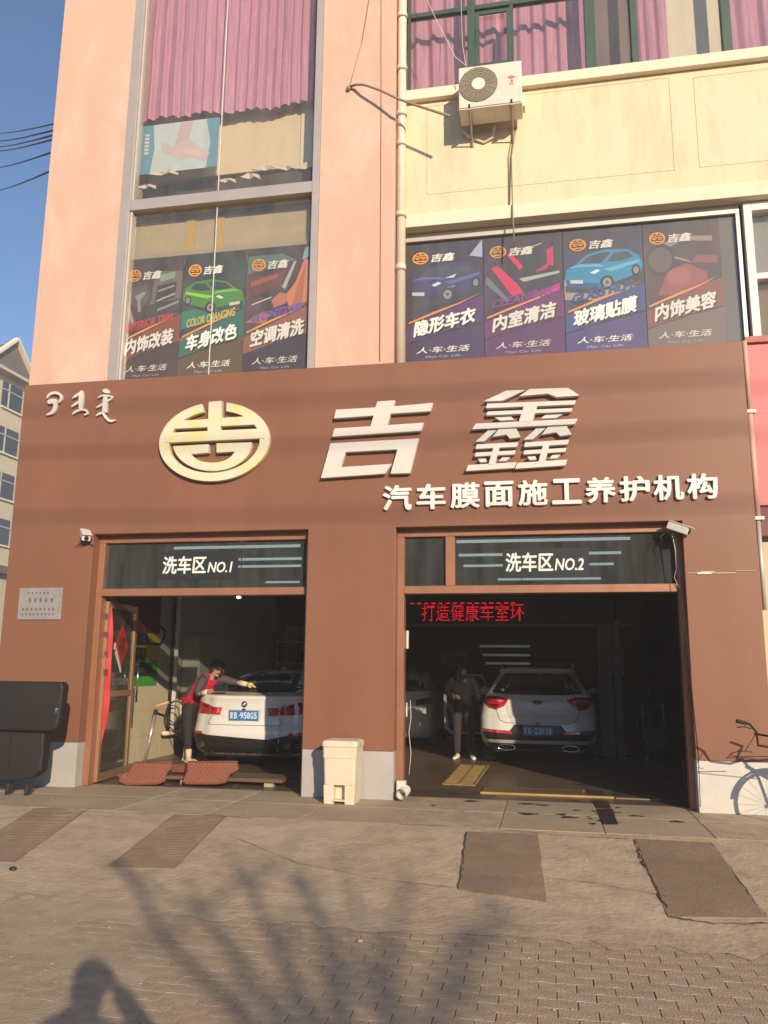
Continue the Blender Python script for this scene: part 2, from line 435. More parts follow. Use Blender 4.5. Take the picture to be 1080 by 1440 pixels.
# pebbles and scraps on the paving
gr = MB()
for _ in range(260):
    X = random.uniform(-6, 3); Y = random.uniform(-6.6, -.3)
    r = random.uniform(.003, .010); gr.ell((X, Y, gz(Y)+r*.4), (r, r*.8, r*.55), 5, 3)
tag(gr.build('grit', mat('grit', (.42, .37, .3), .9, var=.3, vscale=20)), 'scattered grit and pebbles on the concrete and pavers', 'grit', kind='stuff')
def blob(px, py, r, m, name, label, cat, group=None, flat=.5, lift=0):
    x, y = gpt(px, py); o = MB().ell((x, y, gz(y)+r*flat*.8+lift), (r, r*.8, r*flat), 9, 6).build(name, m, smooth=True)
    return tag(o, label, cat, group)
blob(18, 1224, .035, mat('black_lump', (.02, .02, .03), .5), 'litter_lump', 'small dark lump lying on the apron at the left edge', 'litter')
blob(506, 1325, .022, M_conc2, 'pale_stone', 'pale pebble on the pavers right of the branch shadows', 'stone')
# oil drips and wet track at the shop doorway
M_oil = mat('oil_stain', (.05, .038, .028), .45)
def puddle(px, py, rx, ry, name='oil_stain', m=M_oil, z=.0065, seed=None):
    x, y = gpt(px, py); n = 22; poly = []
    for i in range(n):
        a = 2*pi*i/n; q = 1+.28*sin(3*a+px)+.18*sin(5*a+py)+random.uniform(-.08, .08)
        poly.append((x+rx*q*cos(a), y+ry*q*sin(a)))
    return MB().add([(a, b, gz(b)+z) for a, b in poly], [tuple(range(n))])
st = MB()
for (px, py, rx, ry) in [(638, 1117, .10, .05), (662, 1127, .07, .05), (742, 1131, .10, .05), (763, 1133, .07, .04), (742, 1145, .09, .06), (800, 1150, .08, .05), (790, 1146, .05, .05),
                         (620, 1117, .03, .05), (610, 1133, .03, .03), (805, 1126, .06, .04), (863, 1143, .08, .03), (952, 1156, .07, .04), (690, 1120, .07, .03), (895, 1148, .07, .03), (812, 1140, .05, .03)]:
    b = puddle(px, py, rx, ry); st.add(b.v, b.f)
o = st.build('oil_stain', M_oil, fc); o['kind'] = 'stuff'
tr = MB()
for (px0, px1, py0, py1) in ((826, 846, 1112, 1124), (832, 852, 1125, 1137), (838, 862, 1138, 1160)):
    q = [gpt(px0, py0), gpt(px1, py0), gpt(px1+8, py1), gpt(px0+8, py1)]
    q = [(a+random.uniform(-.02, .02), b) for a, b in q]
    tr.add([(a, b, .0075) for a, b in q], [(0, 1, 2, 3)])
for i in range(26):
    px = random.uniform(826, 872); py = random.uniform(1118, 1160); b = puddle(px, py, random.uniform(.01, .035), random.uniform(.01, .035), z=.0095); tr.add(b.v, b.f)
o = tr.build('wet_tyre_track', mat('wet_track', (.06, .045, .035), .35), fc); o['kind'] = 'stuff'
# ---------------------------------------------------------------- the building
FX0, FX1 = -7.11, 2.39
B = thing('shop_building', (0, 0, 0), 'pink and yellow rendered building with brown clad shop front and two garage bays', 'building')
bay1 = (-5.87, -2.91); bay2 = (-1.79, 1.59); HB = 3.23; PT = .55; TOP = 5.38
fas = [(FX0, PT), (bay1[0], PT), (bay1[0], HB), (bay1[1], HB), (bay1[1], PT), (bay2[0], PT), (bay2[0], HB), (bay2[1], HB), (bay2[1], PT), (FX1, PT), (FX1, TOP), (FX0, TOP)]
MB().prism(fas, 0, .34).build('brown_cladding', M_brown, B, bevel=.006, seg=2)
pl = [(FX0, bay1[0], M_plinth), (bay1[1], bay2[0], M_plinth), (bay2[1], FX1, M_plinthw)]
for a, b, m in pl: MB().box(a+.002, b-.002, -.006, .34, 0, PT-.003).build('plinth', m, B, bevel=.004, seg=1)
# structural wall and inside shell
sw = [(-6.9, 0), (bay1[0]-.12, 0), (bay1[0]-.12, HB+.06), (bay1[1]+.1, HB+.06), (bay1[1]+.1, 0), (bay2[0]-.1, 0), (bay2[0]-.1, HB+.06), (bay2[1]+.12, HB+.06), (bay2[1]+.12, 0), (7, 0), (7, 5.28), (-6.9, 5.28)]
MB().prism(sw, .345, .56).build('structural_wall', M_dark, B)
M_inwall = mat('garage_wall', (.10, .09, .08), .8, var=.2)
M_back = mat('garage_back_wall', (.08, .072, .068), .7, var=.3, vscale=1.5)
WX = -6.48                                                        # inside left wall of the garage
MB().box(-7.1, -6.95, .345, 14, 0, 14).build('outer_side_wall', M_pink, B)
MB().box(7, 7.2, .56, 14, 0, 14).build('party_wall', M_pink, B)
MB().box(-7.1, 7.2, 14, 14.2, 0, 14).build('rear_wall', M_pink, B)
MB().box(-7.1, 7.2, .5, 14.2, 13.6, 13.9).build('roof_slab', M_conc, B)
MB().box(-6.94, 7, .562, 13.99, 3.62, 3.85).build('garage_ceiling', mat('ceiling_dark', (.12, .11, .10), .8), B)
MB().box(-6.94, 7, .562, 9.8, 8.00, 8.09).build('upper_floor_slab', mat('floor_board', (.25, .19, .13), .6), B)
MB().box(-6.94, 7, 3.4, 3.5, 4, 13.5).build('upper_room_wall', mat('room_wall', (.3, .25, .2), .8), B)
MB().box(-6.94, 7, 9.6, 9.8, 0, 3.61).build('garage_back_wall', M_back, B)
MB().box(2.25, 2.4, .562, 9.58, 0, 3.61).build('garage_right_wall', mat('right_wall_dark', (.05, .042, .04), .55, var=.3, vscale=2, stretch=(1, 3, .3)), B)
# inside left wall: painted bands, built as wall panels
zc = [0, 1.19, 1.62, 2.05, 2.45, 3.61]
cl = [mat('tile_cream', (.55, .47, .33), .45, var=.06), mat('band_green', (.05, .30, .035), .45), mat('band_yellow', (.50, .42, .05), .5), mat('band_dark_red', (.16, .02, .015), .5), mat('band_maroon', (.10, .012, .01), .5)]
GW = 3.35                                                         # y where the painted bay ends
MB().box(WX-.2, WX, .562, 9.58, 0, 1.19).build('cream_wall_panel', cl[0], B)
for i in range(1, 5):
    MB().box(WX-.2, WX-.003, .562, GW, zc[i]+.001, zc[i+1]).build('painted_band', cl[i], B)
MB().box(WX-.2, WX-.003, GW+.001, 9.58, 1.191, 3.61).build('grey_wall_panel', mat('wall_grey', (.50, .48, .42), .5, var=.1), B)
for yy in [1.3, 2.05, 2.8, 3.6, 4.4, 5.2]:
    MB().box(WX, WX+.003, yy, yy+.006, .02, 1.18).build('tile_joint', mat('joint', (.35, .29, .2), .8), B)
for zz in (.4, .8):
    MB().box(WX+.0005, WX+.0035, .6, 6.5, zz, zz+.005).build('tile_joint', mat('joint', (.35, .29, .2), .8), B)
# shop floor
struct('shop_floor', MB().box(-7.0, 7, .352, 9.6, -.05, .004), M_floor)
# upper storeys: pink piers
LW = (-5.93, -2.93)                                               # tall left window
MB().box(-7.16, LW[0], .15, .75, TOP, 14).build('pink_pier', M_pink, B, bevel=.01)
MB().box(LW[1], -1.86, .15, .75, TOP, 14).build('pink_pier', M_pink, B, bevel=.01)
MB().box(LW[0], LW[1], .15, .75, 12.9, 14).build('pink_lintel', M_pink, B)
MB().box(-7.12, LW[0], .345, .74, 3.9, TOP-.01).build('wall_core', M_dark, B)
# yellow wall, slightly set back, with scored rectangles
YW = .40
SZ0, SZ1 = at(572, 141, YW-.09).z, at(572, 127, YW-.09).z      # sill
LZ0, LZ1 = at(572, 320, YW-.07).z, at(572, 302, YW-.07).z      # ledge
WT = LZ0+.0                                                     # top of the shop window
scores = []
MB().box(-1.855, 7.15, YW, YW+.35, LZ1+.005, SZ0-.005).build('yellow_wall', M_yell, B, bevel=.004)
M_score = mat('score_line', (.40, .30, .17), .9)
def scorebox(p0, p1, p2, p3):
    pts = [at(*p, YW) for p in (p0, p1, p2, p3)]
    x0 = (pts[0].x+pts[3].x)/2; x1 = (pts[1].x+pts[2].x)/2; z1 = (pts[0].z+pts[1].z)/2; z0 = (pts[2].z+pts[3].z)/2
    t = .006; m = MB()
    m.box(x0, x1, YW-.0025, YW+.002, z0, z0+t); m.box(x0, x1, YW-.0025, YW+.002, z1, z1+t)
    m.box(x0, x0+t, YW-.003, YW+.0015, z0, z1); m.box(x1, x1+t, YW-.003, YW+.0015, z0, z1)
    o = m.build('scored_line', M_score, B); o['kind'] = 'stuff'
scorebox((600, 150), (943, 110), (945, 240), (600, 274))
scorebox((975, 110), (1180, 85), (1190, 215), (983, 236))
MB().box(-1.85, 7.15, YW-.09, YW+.36, SZ0, SZ1).build('window_sill', M_cream, B, bevel=.012)
MB().box(-1.85, 7.15, YW-.07, YW+.36, LZ0, LZ1).build('ledge', M_cream, B, bevel=.012)
MB().box(2.45, 7.1, .3, .75, 0, 5.35).build('neighbour_wall', mat('neighbour_cream', (.62, .52, .38), .8, var=.06), B)
# ---------------------------------------------------------------- tall left window
GY = .24
def bar(x0, x1, z0, z1, y0, y1, m, parent, name='frame_bar', bevel=.004): return MB().box(x0, x1, y0, y1, z0, z1).build(name, m, parent, bevel=bevel, seg=1)
W1 = MB(); w1 = bar(LW[0], LW[0]+.15, TOP, 12.9, .13, .33, M_alu, B, 'tall_window')
xr = LW[1]
bar(xr-.10, xr, TOP, 12.9, .13, .33, M_alu, w1); bar(LW[0]+.151, xr-.101, 8.02, 8.19, .14, .32, M_alu, w1); bar(LW[0]+.151, xr-.101, TOP, TOP+.03, .15, .31, M_alu, w1)
bar(LW[0]+.152, LW[0]+.18, TOP+.03, 12.9, .17, .29, M_alu_old, w1, 'glazing_bead')
xm = at(308, 250, GY).x
for (a, b) in ((LW[0]+.18, xm-.006), (xm+.006, xr-.101)):
    for (c, d) in ((TOP+.03, 8.02), (8.19, 12.9)):
        MB().box(a, b, GY-.004, GY+.004, c, d).build('pane', M_win, w1)
MB().box(xm-.006, xm+.006, GY-.009, GY+.009, TOP+.03, 12.9).build('silicone_joint', mat('silicone', (.7, .68, .64), .4), w1)
# curtains
M_cur = mat('mauve_satin', (.58, .28, .42), .27, var=.12, vscale=3, spec=.6, stretch=(6, 6, .6), bump=.3, bscale=6)
def curtain(name, x0, x1, zt, zb0, zb1, Y, m, label, amp=.045, per=.16, seed=0, parent=None):
    rnd = random.Random(seed); nx = int((x1-x0)/.018); nz = 26; b = MB()
    ph = [rnd.uniform(0, 6) for _ in range(6)]
    for j in range(nz+1):
        t = j/nz
        for i in range(nx+1):
            s = i/nx; X = x0+(x1-x0)*s; zb = zb0+(zb1-zb0)*s+.02*sin(X*9+ph[0])+.025*sin(X*2.7+ph[1]); Z = zt+(zb-zt)*t
            a = X*2*pi/per+ph[1]+.9*sin(X*2.3+ph[2])+.5*sin(t*3+X*3+ph[3])
            a += 1.9*sin(X*1.3+ph[4])+.7*sin(X*5.1+ph[5]); yv = Y+amp*(.85-.25*t)*(sin(a)+.45*sin(a*1.9+ph[4])+.3*sin(a*.37+ph[5]))+.01*sin(t*14+X*7)
            b.v.append((X, yv, Z))
    for j in range(nz):
        for i in range(nx):
            a = j*(nx+1)+i; b.f.append((a, a+nx+1, a+nx+2, a+1))
    o = b.build(name, m, parent, smooth=True); return tag(o, label, 'curtain', 'mauve curtains in the upper windows')
pL = at(188, 172, .55); pR = at(446, 142, .55)
curtain('curtain', LW[0]+.02, LW[1]-.02, 13, pL.z+.0, pR.z, .55, M_cur, 'wide mauve satin curtain hanging in the tall left window', seed=3)
# things on the sill behind the upper pane
c0 = at(185, 185, .78); c1 = at(446, 140, .78)
bx = thing('storage_box', (-4.4, .8, 8.09), 'long cream box standing under the mauve curtain in the tall window', 'box')
bz0, bz1 = at(330, 244, .74).z, at(330, 140, .74).z
MB().box(-5.85, -3.42, .74, 1.3, bz0, bz1+.3).build('front_board', mat('cream_board', (.78, .66, .45), .6, var=.05), bx, bevel=.01)
MB().box(-3.41, -2.98, .72, 1.3, bz0-.02, at(430, 140, .72).z).build('white_end', mat('white_board', (.82, .76, .62), .5), bx, bevel=.01)
MB().box(-5.85, -3.0, .8, 1.28, 8.09, bz0-.03).build('plinth_board', mat('brown_board', (.09, .06, .05), .6), bx)
cm = mat('card', (.74, .66, .52), .8, var=.2)
rndc = random.Random(4)
lab = ['crumpled pale paper at the left foot of the tall upper pane', 'folded pale card in the middle foot of the tall upper pane', 'torn pale card under the poster, left of the silicone joint', 'pale wad of paper near the right foot of the upper pane', 'small pale carton at the right foot of the upper pane', 'pale strip of card beside the small carton in the upper pane', 'pale scrap lying at the far right foot of the upper pane']
for i, (px, py) in enumerate([(205, 262), (318, 253), (228, 243), (352, 248), (405, 236), (430, 234), (375, 236)]):
    p = at(px, py, .45); b = MB(); rw, rh = rndc.uniform(.10, .22), rndc.uniform(.09, .17); sk = rndc.uniform(-.08, .08); zz = p.z-.03
    for (u0, u1, y0_, y1_, h0, h1) in ((-1, -.1, -.05, .02, .1, .9), (-.1, .6, .02, -.04, .9, .5), (.6, 1.1, -.04, .05, .5, .75)):
        b.hexa([(p.x+rw*u0, .45+y0_, zz), (p.x+rw*u1, .45+y1_, zz), (p.x+rw*u1, .46+y1_, zz), (p.x+rw*u0, .46+y0_, zz), (p.x+rw*u0+sk, .47+y0_, zz+rh*h0), (p.x+rw*u1+sk, .47+y1_, zz+rh*h1), (p.x+rw*u1+sk, .48+y1_, zz+rh*h1), (p.x+rw*u0+sk, .48+y0_, zz+rh*h0)])
    tag(b.build('paper_scrap', cm), lab[i], 'paper', 'paper scraps on the sill of the tall window')
pst = thing('wall_poster', at(250, 245, .46), 'pale blue poster with clasped pink hands hanging behind the upper pane', 'poster')
P0 = at(190, 245, .46); P1 = at(306, 168, .46)
x0, x1, z0, z1 = at(193, 244, .46).x, at(305, 240, .46).x, at(250, 240, .46).z, at(250, 172, .46).z
MB().box(x0, x1, .46, .463, z0, z1).build('sheet', mat('poster_paleblue', (.60, .74, .78), .6, var=.1), pst)
def fp(poly, m, parent, Y, name='print', bx=(0, 1, 0, 1)):
    pts = [(bx[0]+u*(bx[1]-bx[0]), bx[2]+v*(bx[3]-bx[2])) for u, v in poly]
    a = sum(pts[i][0]*pts[(i+1)%len(pts)][1]-pts[(i+1)%len(pts)][0]*pts[i][1] for i in range(len(pts)))
    if a < 0: pts = pts[::-1]
    return MB().add([(x, Y, z) for x, z in pts], [tuple(range(len(pts)))]).build(name, m, parent)
bb = (x0, x1, z0, z1)
mblue = mat('poster_blue', (.14, .36, .54), .6)
fp([(0, 0), (.16, 0), (.20, .5), (.17, 1), (0, 1)], mblue, pst, .458, bx=bb)
fp([(.86, 0), (1, 0), (1, 1), (.84, 1), (.90, .5)], mblue, pst, .458, bx=bb)
fp([(.28, .62), (.45, .5), (.62, .62), (.9, .28), (.84, .14), (.66, .26), (.52, .2), (.42, .34), (.3, .42)], mat('poster_hand', (.70, .56, .60), .7), pst, .457, bx=bb)
fp([(.45, .5), (.52, .98), (.68, .98), (.62, .62)], mat('poster_hand2', (.62, .50, .58), .7), pst, .4565, bx=bb)
fp([(.55, .44), (.72, .40), (.8, .26), (.68, .28), (.58, .33)], mat('poster_hand3', (.76, .62, .64), .7), pst, .455, bx=bb)
mw = mat('poster_white', (.72, .74, .72), .6)
for i in range(6): fp([(.07, .40+i*.075), (.13, .40+i*.075), (.13, .45+i*.075), (.07, .45+i*.075)], mw, pst, .456, bx=bb)
# beige panel with ochre strips put in above the posters in the lower pane
rm = thing('beige_panel', (-4.4, .42, 7.2), 'dull beige panel put in above the three posters in the tall window', 'blind')
MB().box(-5.9, -2.96, .42, .43, 7.0, 8.30).build('panel_face', mat('beige_sheet', (.50, .41, .27), .8, var=.15, vscale=2, stretch=(1, 1, 3)), rm)
for xx in (-5.0, -4.55): MB().box(xx, xx+.13, .40, .412, 6.9, 8.25).build('yellow_strip', mat('ochre_strip', (.58, .40, .08), .7), rm)
MB().box(-5.9, -2.96, .34, .38, 7.96, 8.0).build('head_rail', M_dark, rm)
MB().box(-5.9, -2.96, .34, .38, 7.35, 7.42).build('bottom_rail', mat('pale_rail', (.42, .36, .27), .6), rm)
# ---------------------------------------------------------------- poster printing
M_pt = mat('print_white', (.75, .74, .70), .5); M_org = mat('print_orange', (.80, .34, .05), .5); M_ptg = mat('print_grey', (.42, .40, .38), .5)
def pm(name, c): return mat('print_'+name, c, .5)
def emblem_flat(cx, cz, rx, rz, Y, parent, m):
    b = MB(); n = 20
    for i in range(n):
        a0, a1 = pi*2*i/n, 2*pi*(i+1)/n
        b.add([(cx+rx*cos(a0), Y, cz+rz*sin(a0)), (cx+rx*cos(a1), Y, cz+rz*sin(a1)), (cx+rx*.82*cos(a1), Y, cz+rz*.82*sin(a1)), (cx+rx*.82*cos(a0), Y, cz+rz*.82*sin(a0))], [(0, 1, 2, 3)])
    def q(u0, u1, v0, v1): b.add([(cx+rx*u0, Y-.0004, cz+rz*v0), (cx+rx*u1, Y-.0004, cz+rz*v0), (cx+rx*u1, Y-.0004, cz+rz*v1), (cx+rx*u0, Y-.0004, cz+rz*v1)], [(0, 1, 2, 3)])
    q(-.12, .12, .3, .95); q(-.75, .75, .35, .5); q(-.85, .85, .05, .2); q(-.6, -.12, -.2, -.05); q(.12, .6, -.2, -.05); q(-.55, .55, -.6, -.42)
    return b.build('emblem', m, parent)
def poster(x0, x1, z0, z1, Y, bgc, acc, title, eng, engc, label, art, base=(.05, .035, .05), titleglow=(.75, .30, .08), engdim=1):
    t = thing('window_poster', ((x0+x1)/2, Y, z0), label, 'poster', 'advertising posters on the shop windows')
    bb = (x0, x1, z0, z1)
    MB().box(x0+.004, x1-.004, Y, Y+.003, z0, z1).build('sheet', mat('sheet_'+title, tuple(v*.45 for v in bgc), .5, var=.35, vscale=2.2, stain=tuple(v*.8 for v in acc), sscale=1.7, samt=.7), t)
    yy = Y-.0015
    for k, (c, poly) in enumerate(art):
        mx_ = sum(c)/3; c = tuple(max(0, min(.9, (mx_+(v-mx_)*1.35)*1.15)) for v in c)
        fp(poly, pm('c%02d%02d%02d' % tuple(int(99*v) for v in c), c), t, yy-.0006*k, bx=bb)
    yy -= .0006*len(art)+.001
    # darker foot of the sheet
    fp([(.004, 0), (.996, 0), (.996, .30), (.5, .24), (.004, .16)], pm('foot_'+title, tuple(v*1.0 for v in base)), t, yy, bx=bb)
    fp([(.004, .17), (.5, .25), (.996, .31), (.996, .53), (.6, .44), (.004, .30)], pm('band_'+title, tuple(min(.5, v*.9) for v in acc)), t, yy-.0005, bx=bb)
    fp([(.04, .33), (.35, .395), (.7, .47), (.97, .55), (.72, .485), (.35, .415), (.04, .345)], pm('glow', titleglow), t, yy-.001, bx=bb)
    W = x1-x0; H = z1-z0
    emblem_flat(x0+.19*W, z1-.13*H, .105*W, .05*H, yy-.002, t, M_org)
    text('吉鑫', 'lettering', M_pt, t, x0+.33*W, x0+.64*W, z1-.17*H, z1-.10*H, yy-.002, bold=.03, shear=.25)
    if eng: text(eng, 'lettering', pm('eng_'+title, engc), t, x0+.10*W, x0+.86*W, z0+.405*H, z0+.475*H, yy-.002, bold=.05, shear=.15, tilt=.19) if eng else None
    text(title, 'lettering', pm('titleback_'+title, (.03, .02, .02)), t, x0+.115*W, x0+.915*W, z0+.207*H, z0+.337*H, yy-.003, bold=.07, shear=.12, tilt=.20)
    text(title, 'lettering', M_pt, t, x0+.10*W, x0+.90*W, z0+.215*H, z0+.345*H, yy-.0045, bold=.045, shear=.12, tilt=.20)
    text('人·车·生活', 'lettering', M_pt, t, x0+.14*W, x0+.82*W, z0+.085*H, z0+.135*H, yy-.003, bold=.01, shear=.2)
    text('Man Car Life', 'lettering', M_ptg, t, x0+.26*W, x0+.70*W, z0+.045*H, z0+.063*H, yy-.003, bold=0, shear=.1)
    return t
def circ(cx, cy, rx, ry, n=16): return [(cx+rx*cos(2*pi*i/n), cy+ry*sin(2*pi*i/n)) for i in range(n)]
def car_art(body, dark, lite, flip=False, glassc=(.05, .06, .08)):
    a = [((.03, .03, .03), [(.02, .50), (.4, .47), (.98, .60), (.98, .64), (.5, .53), (.02, .55)]),
         (body, [(.02, .60), (.04, .68), (.16, .72), (.30, .79), (.52, .82), (.80, .81), (.95, .75), (.99, .68), (.96, .62), (.80, .585), (.45, .52), (.16, .52), (.04, .545)]),
         (dark, [(.03, .60), (.24, .57), (.45, .55), (.43, .52), (.16, .52), (.04, .545)]),
         (glassc, [(.21, .72), (.32, .775), (.52, .80), (.60, .79), (.48, .715)]),
         (glassc, [(.55, .72), (.64, .785), (.80, .79), (.88, .745), (.74, .72)]),
         (lite, [(.06, .69), (.2, .715), (.46, .705), (.52, .68), (.3, .69)]),
         (lite, [(.5, .66), (.93, .72), (.96, .70), (.6, .64)]),
         ((.02, .02, .02), circ(.54, .555, .085, .055)), ((.25, .25, .26), circ(.54, .555, .055, .037)), ((.05, .05, .05), circ(.54, .555, .02, .013)),
         ((.02, .02, .02), circ(.90, .635, .055, .045)), ((.22, .22, .23), circ(.90, .635, .034, .029)),
         ((.55, .65, .7), [(.33, .64), (.42, .665), (.46, .65), (.38, .625)]), ((.5, .5, .5), [(.08, .565), (.24, .555), (.24, .585), (.08, .592)])]
    if flip: a = [(c, [(1-u, v) for u, v in p]) for c, p in a]
    return a
dash = [((.16, .13, .11), [(.45, .62), (.98, .66), (.98, .88), (.55, .90)]), ((.05, .045, .05), circ(.28, .70, .22, .12, 24)), ((.11, .09, .09), circ(.28, .70, .17, .09, 24)), ((.30, .29, .30), [(.20, .70), (.36, .735), (.38, .715), (.30, .66), (.33, .57), (.27, .57), (.26, .66)]),
        ((.03, .03, .03), [(.55, .62), (.88, .67), (.90, .80), (.58, .77)]), ((.25, .36, .30), [(.62, .80), (.86, .83), (.86, .88), (.62, .86)]), ((.45, .42, .38), [(.58, .64), (.88, .69), (.88, .705), (.58, .655)]), ((.38, .3, .25), [(.60, .72), (.86, .755), (.86, .77), (.60, .735)]),
        ((.28, .26, .26), [(.08, .6), (.2, .45), (.24, .47), (.12, .64)]), ((.2, .25, .22), [(.6, .56), (.95, .62), (.95, .64), (.6, .58)])]
seats = [((.10, .16, .15), [(.02, .80), (.45, .86), (.75, .89), (.55, .95), (.02, .95)]), ((.12, .045, .03), [(.04, .62), (.5, .68), (.62, .82), (.04, .76)]), ((.30, .11, .07), [(.08, .70), (.48, .76), (.5, .79), (.08, .74)]),
         ((.42, .18, .11), [(.40, .58), (.52, .64), (.66, .62), (.62, .55), (.44, .52)]), ((.55, .24, .15), [(.66, .50), (.98, .56), (.98, .86), (.88, .90), (.76, .72), (.62, .62)]), ((.40, .15, .09), [(.70, .50), (.86, .52), (.9, .85), (.80, .72)]), ((.42, .45, .44), [(.55, .68), (.72, .88), (.76, .88), (.60, .66)]),
         ((.40, .18, .12), [(.02, .42), (.30, .50), (.4, .46), (.30, .40)]), ((.5, .5, .48), [(.1, .55), (.4, .60), (.4, .61), (.1, .56)]), ((.2, .3, .32), [(.84, .88), (.98, .92), (.98, .99), (.88, .98)])]
redseat = [((.02, .015, .02), [(.1, .8), (.6, .95), (.98, .9), (.98, .55), (.4, .55)]), ((.55, .04, .13), [(.10, .74), (.18, .76), (.42, .60), (.50, .52), (.36, .50)]), ((.62, .06, .16), [(.30, .84), (.34, .86), (.50, .74), (.46, .71)]), ((.5, .05, .12), [(.80, .86), (.88, .88), (.88, .72), (.80, .74)]), ((.45, .5, .48), [(.45, .64), (.95, .68), (.95, .66), (.5, .61)]),
           ((.14, .2, .2), [(.02, .62), (.28, .46), (.34, .46), (.04, .68)]), ((.45, .05, .12), [(.64, .68), (.84, .76), (.80, .70)]), ((.40, .44, .42), [(.40, .86), (.74, .92), (.74, .91), (.42, .85)]), ((.35, .05, .25), [(.60, .50), (.95, .58), (.95, .52), (.62, .47)])]
purp = car_art((.045, .04, .13), (.02, .02, .06), (.14, .15, .34))
purp += [((.55, .6, .72), [(.50, .69), (.66, .72), (.62, .69)]), ((.25, .25, .3), [(.52, .61), (.64, .625), (.63, .61)]), ((.35, .38, .5), [(.82, .86), (.99, .99), (.99, .84)])]
redin = [((.30, .26, .24), [(.1, .80), (.5, .88), (.9, .86), (.9, .82), (.5, .84), (.3, .78)]), ((.04, .03, .035), circ(.22, .70, .2, .13, 20)), ((.12, .10, .10), circ(.22, .70, .15, .10, 20)), ((.35, .33, .32), [(.4, .72), (.58, .68), (.62, .66), (.42, .70)]), ((.25, .09, .08), [(.16, .42), (.3, .6), (.55, .66), (.8, .58), (.86, .40)]), ((.33, .13, .11), circ(.45, .56, .16, .07)), ((.22, .09, .09), [(.60, .66), (.95, .64), (.95, .7), (.7, .72)])]
PYL = GY+.010
def px_rect(pxl, pxr, pt, pb, Y):
    cx = (pxl+pxr)/2; a = at(pxl, (pt+pb)/2, Y).x; b = at(pxr, (pt+pb)/2, Y).x; return a, b, at(cx, pb, Y).z, at(cx, pt, Y).z
zb, ztp = TOP+.035, 7.28
xa, xb_, xc, xd = at(171, 440, PYL).x, at(255, 440, PYL).x, at(344, 440, PYL).x, at(438, 440, PYL).x
poster(xa, xb_, zb, ztp, PYL, (.10, .07, .06), (.28, .08, .05), '内饰改装', 'INTERIOR TRIM', (.45, .06, .04), 'poster showing a dark dashboard, leftmost in the tall window', dash, base=(.07, .04, .035))
poster(xb_, xc, zb, ztp, PYL, (.04, .05, .03), (.04, .17, .12), '车身改色', 'COLOR CHANGING', (.45, .40, .10), 'poster showing a bright green sports car, in the tall window', [((.03, .18, .14), [(.004, .40), (.996, .52), (.996, .62), (.004, .54)]), ((.22, .14, .02), [(.004, .2), (.996, .3), (.996, .49), (.004, .33)])]+[(c, [(u, .60+(v-.60)*.86) for u, v in p]) for c, p in car_art((.06, .22, .025), (.01, .05, .01), (.22, .50, .07), True, (.02, .03, .03))], base=(.12, .08, .03))
poster(xc, xd, zb, ztp, PYL, (.10, .06, .06), (.30, .12, .07), '空调清洗', 'AIR CONDITIONER', (.16, .09, .33), 'poster showing orange leather seats, rightmost in the tall window', seats, base=(.045, .03, .04))
# ---------------------------------------------------------------- right lower window
RG = .56; RX0, RX1 = -1.83, at(1046, 400, RG).x
w2 = bar(RX0, RX0+.05, TOP-.2, WT-.004, RG-.05, RG+.06, M_alu_old, B, 'shop_window')
bar(RX0+.051, RX1, WT-.12, WT-.004, RG-.05, RG+.06, M_alu_old, w2); bar(RX0+.051, RX1, 5.2, 5.30, RG-.05, RG+.06, M_alu_old, w2)
bar(RX1-.05, RX1, 5.31, WT-.125, RG-.05, RG+.06, M_alu_old, w2)
xs = [RX0+.051, at(680, 400, RG).x, at(793, 400, RG).x, at(907, 400, RG).x, RX1-.051]
for i in range(4): MB().box(xs[i]+.002, xs[i+1]-.002, RG-.004, RG+.004, 5.31, WT-.122).build('pane', M_win, w2)
MB().box(xs[3]+.9, RX1-.052, RG+.012, RG+.02, 5.31, WT-.122).build('grey_film', mat('grey_film', (.16, .15, .14), .6), w2)
MB().box(RX0, RX1, RG+.1, RG+.12, 5.2, WT-.01).build('blackout_board', mat('blackout', (.05, .045, .045), .8), w2)
PR = RG+.010; zb, ztp = at(800, 500, PR).z, WT-.125
poster(xs[0]+.01, xs[1], zb, ztp, PR, (.045, .04, .09), (.10, .04, .16), '隐形车衣', '', (.2, .2, .2), 'poster showing a dark purple car, leftmost in the right window', purp, base=(.06, .03, .10))
poster(xs[1], xs[2], zb, ztp, PR, (.05, .02, .05), (.16, .03, .16), '内室清洁', 'CLEANING', (.20, .04, .22), 'poster showing red and black car seats in the right window', redseat, base=(.10, .025, .13))
poster(xs[2], xs[3], zb, ztp, PR, (.10, .08, .13), (.05, .08, .26), '玻璃贴膜', 'GLASS FILM', (.04, .09, .30), 'poster showing a light blue suv driving on a pale road', [((.35, .33, .30), [(.004, .60), (.3, .56), (.996, .50), (.4, .42), (.004, .44)])]+car_art((.06, .27, .48), (.03, .10, .25), (.20, .48, .65)), base=(.07, .05, .20))
poster(xs[3], xs[3]+.96, zb, ztp, PR, (.12, .09, .085), (.22, .08, .07), '内饰美容', '', (.2, .2, .2), 'faded poster with grey wheel and red seats, rightmost in right window', redin, base=(.16, .12, .115))
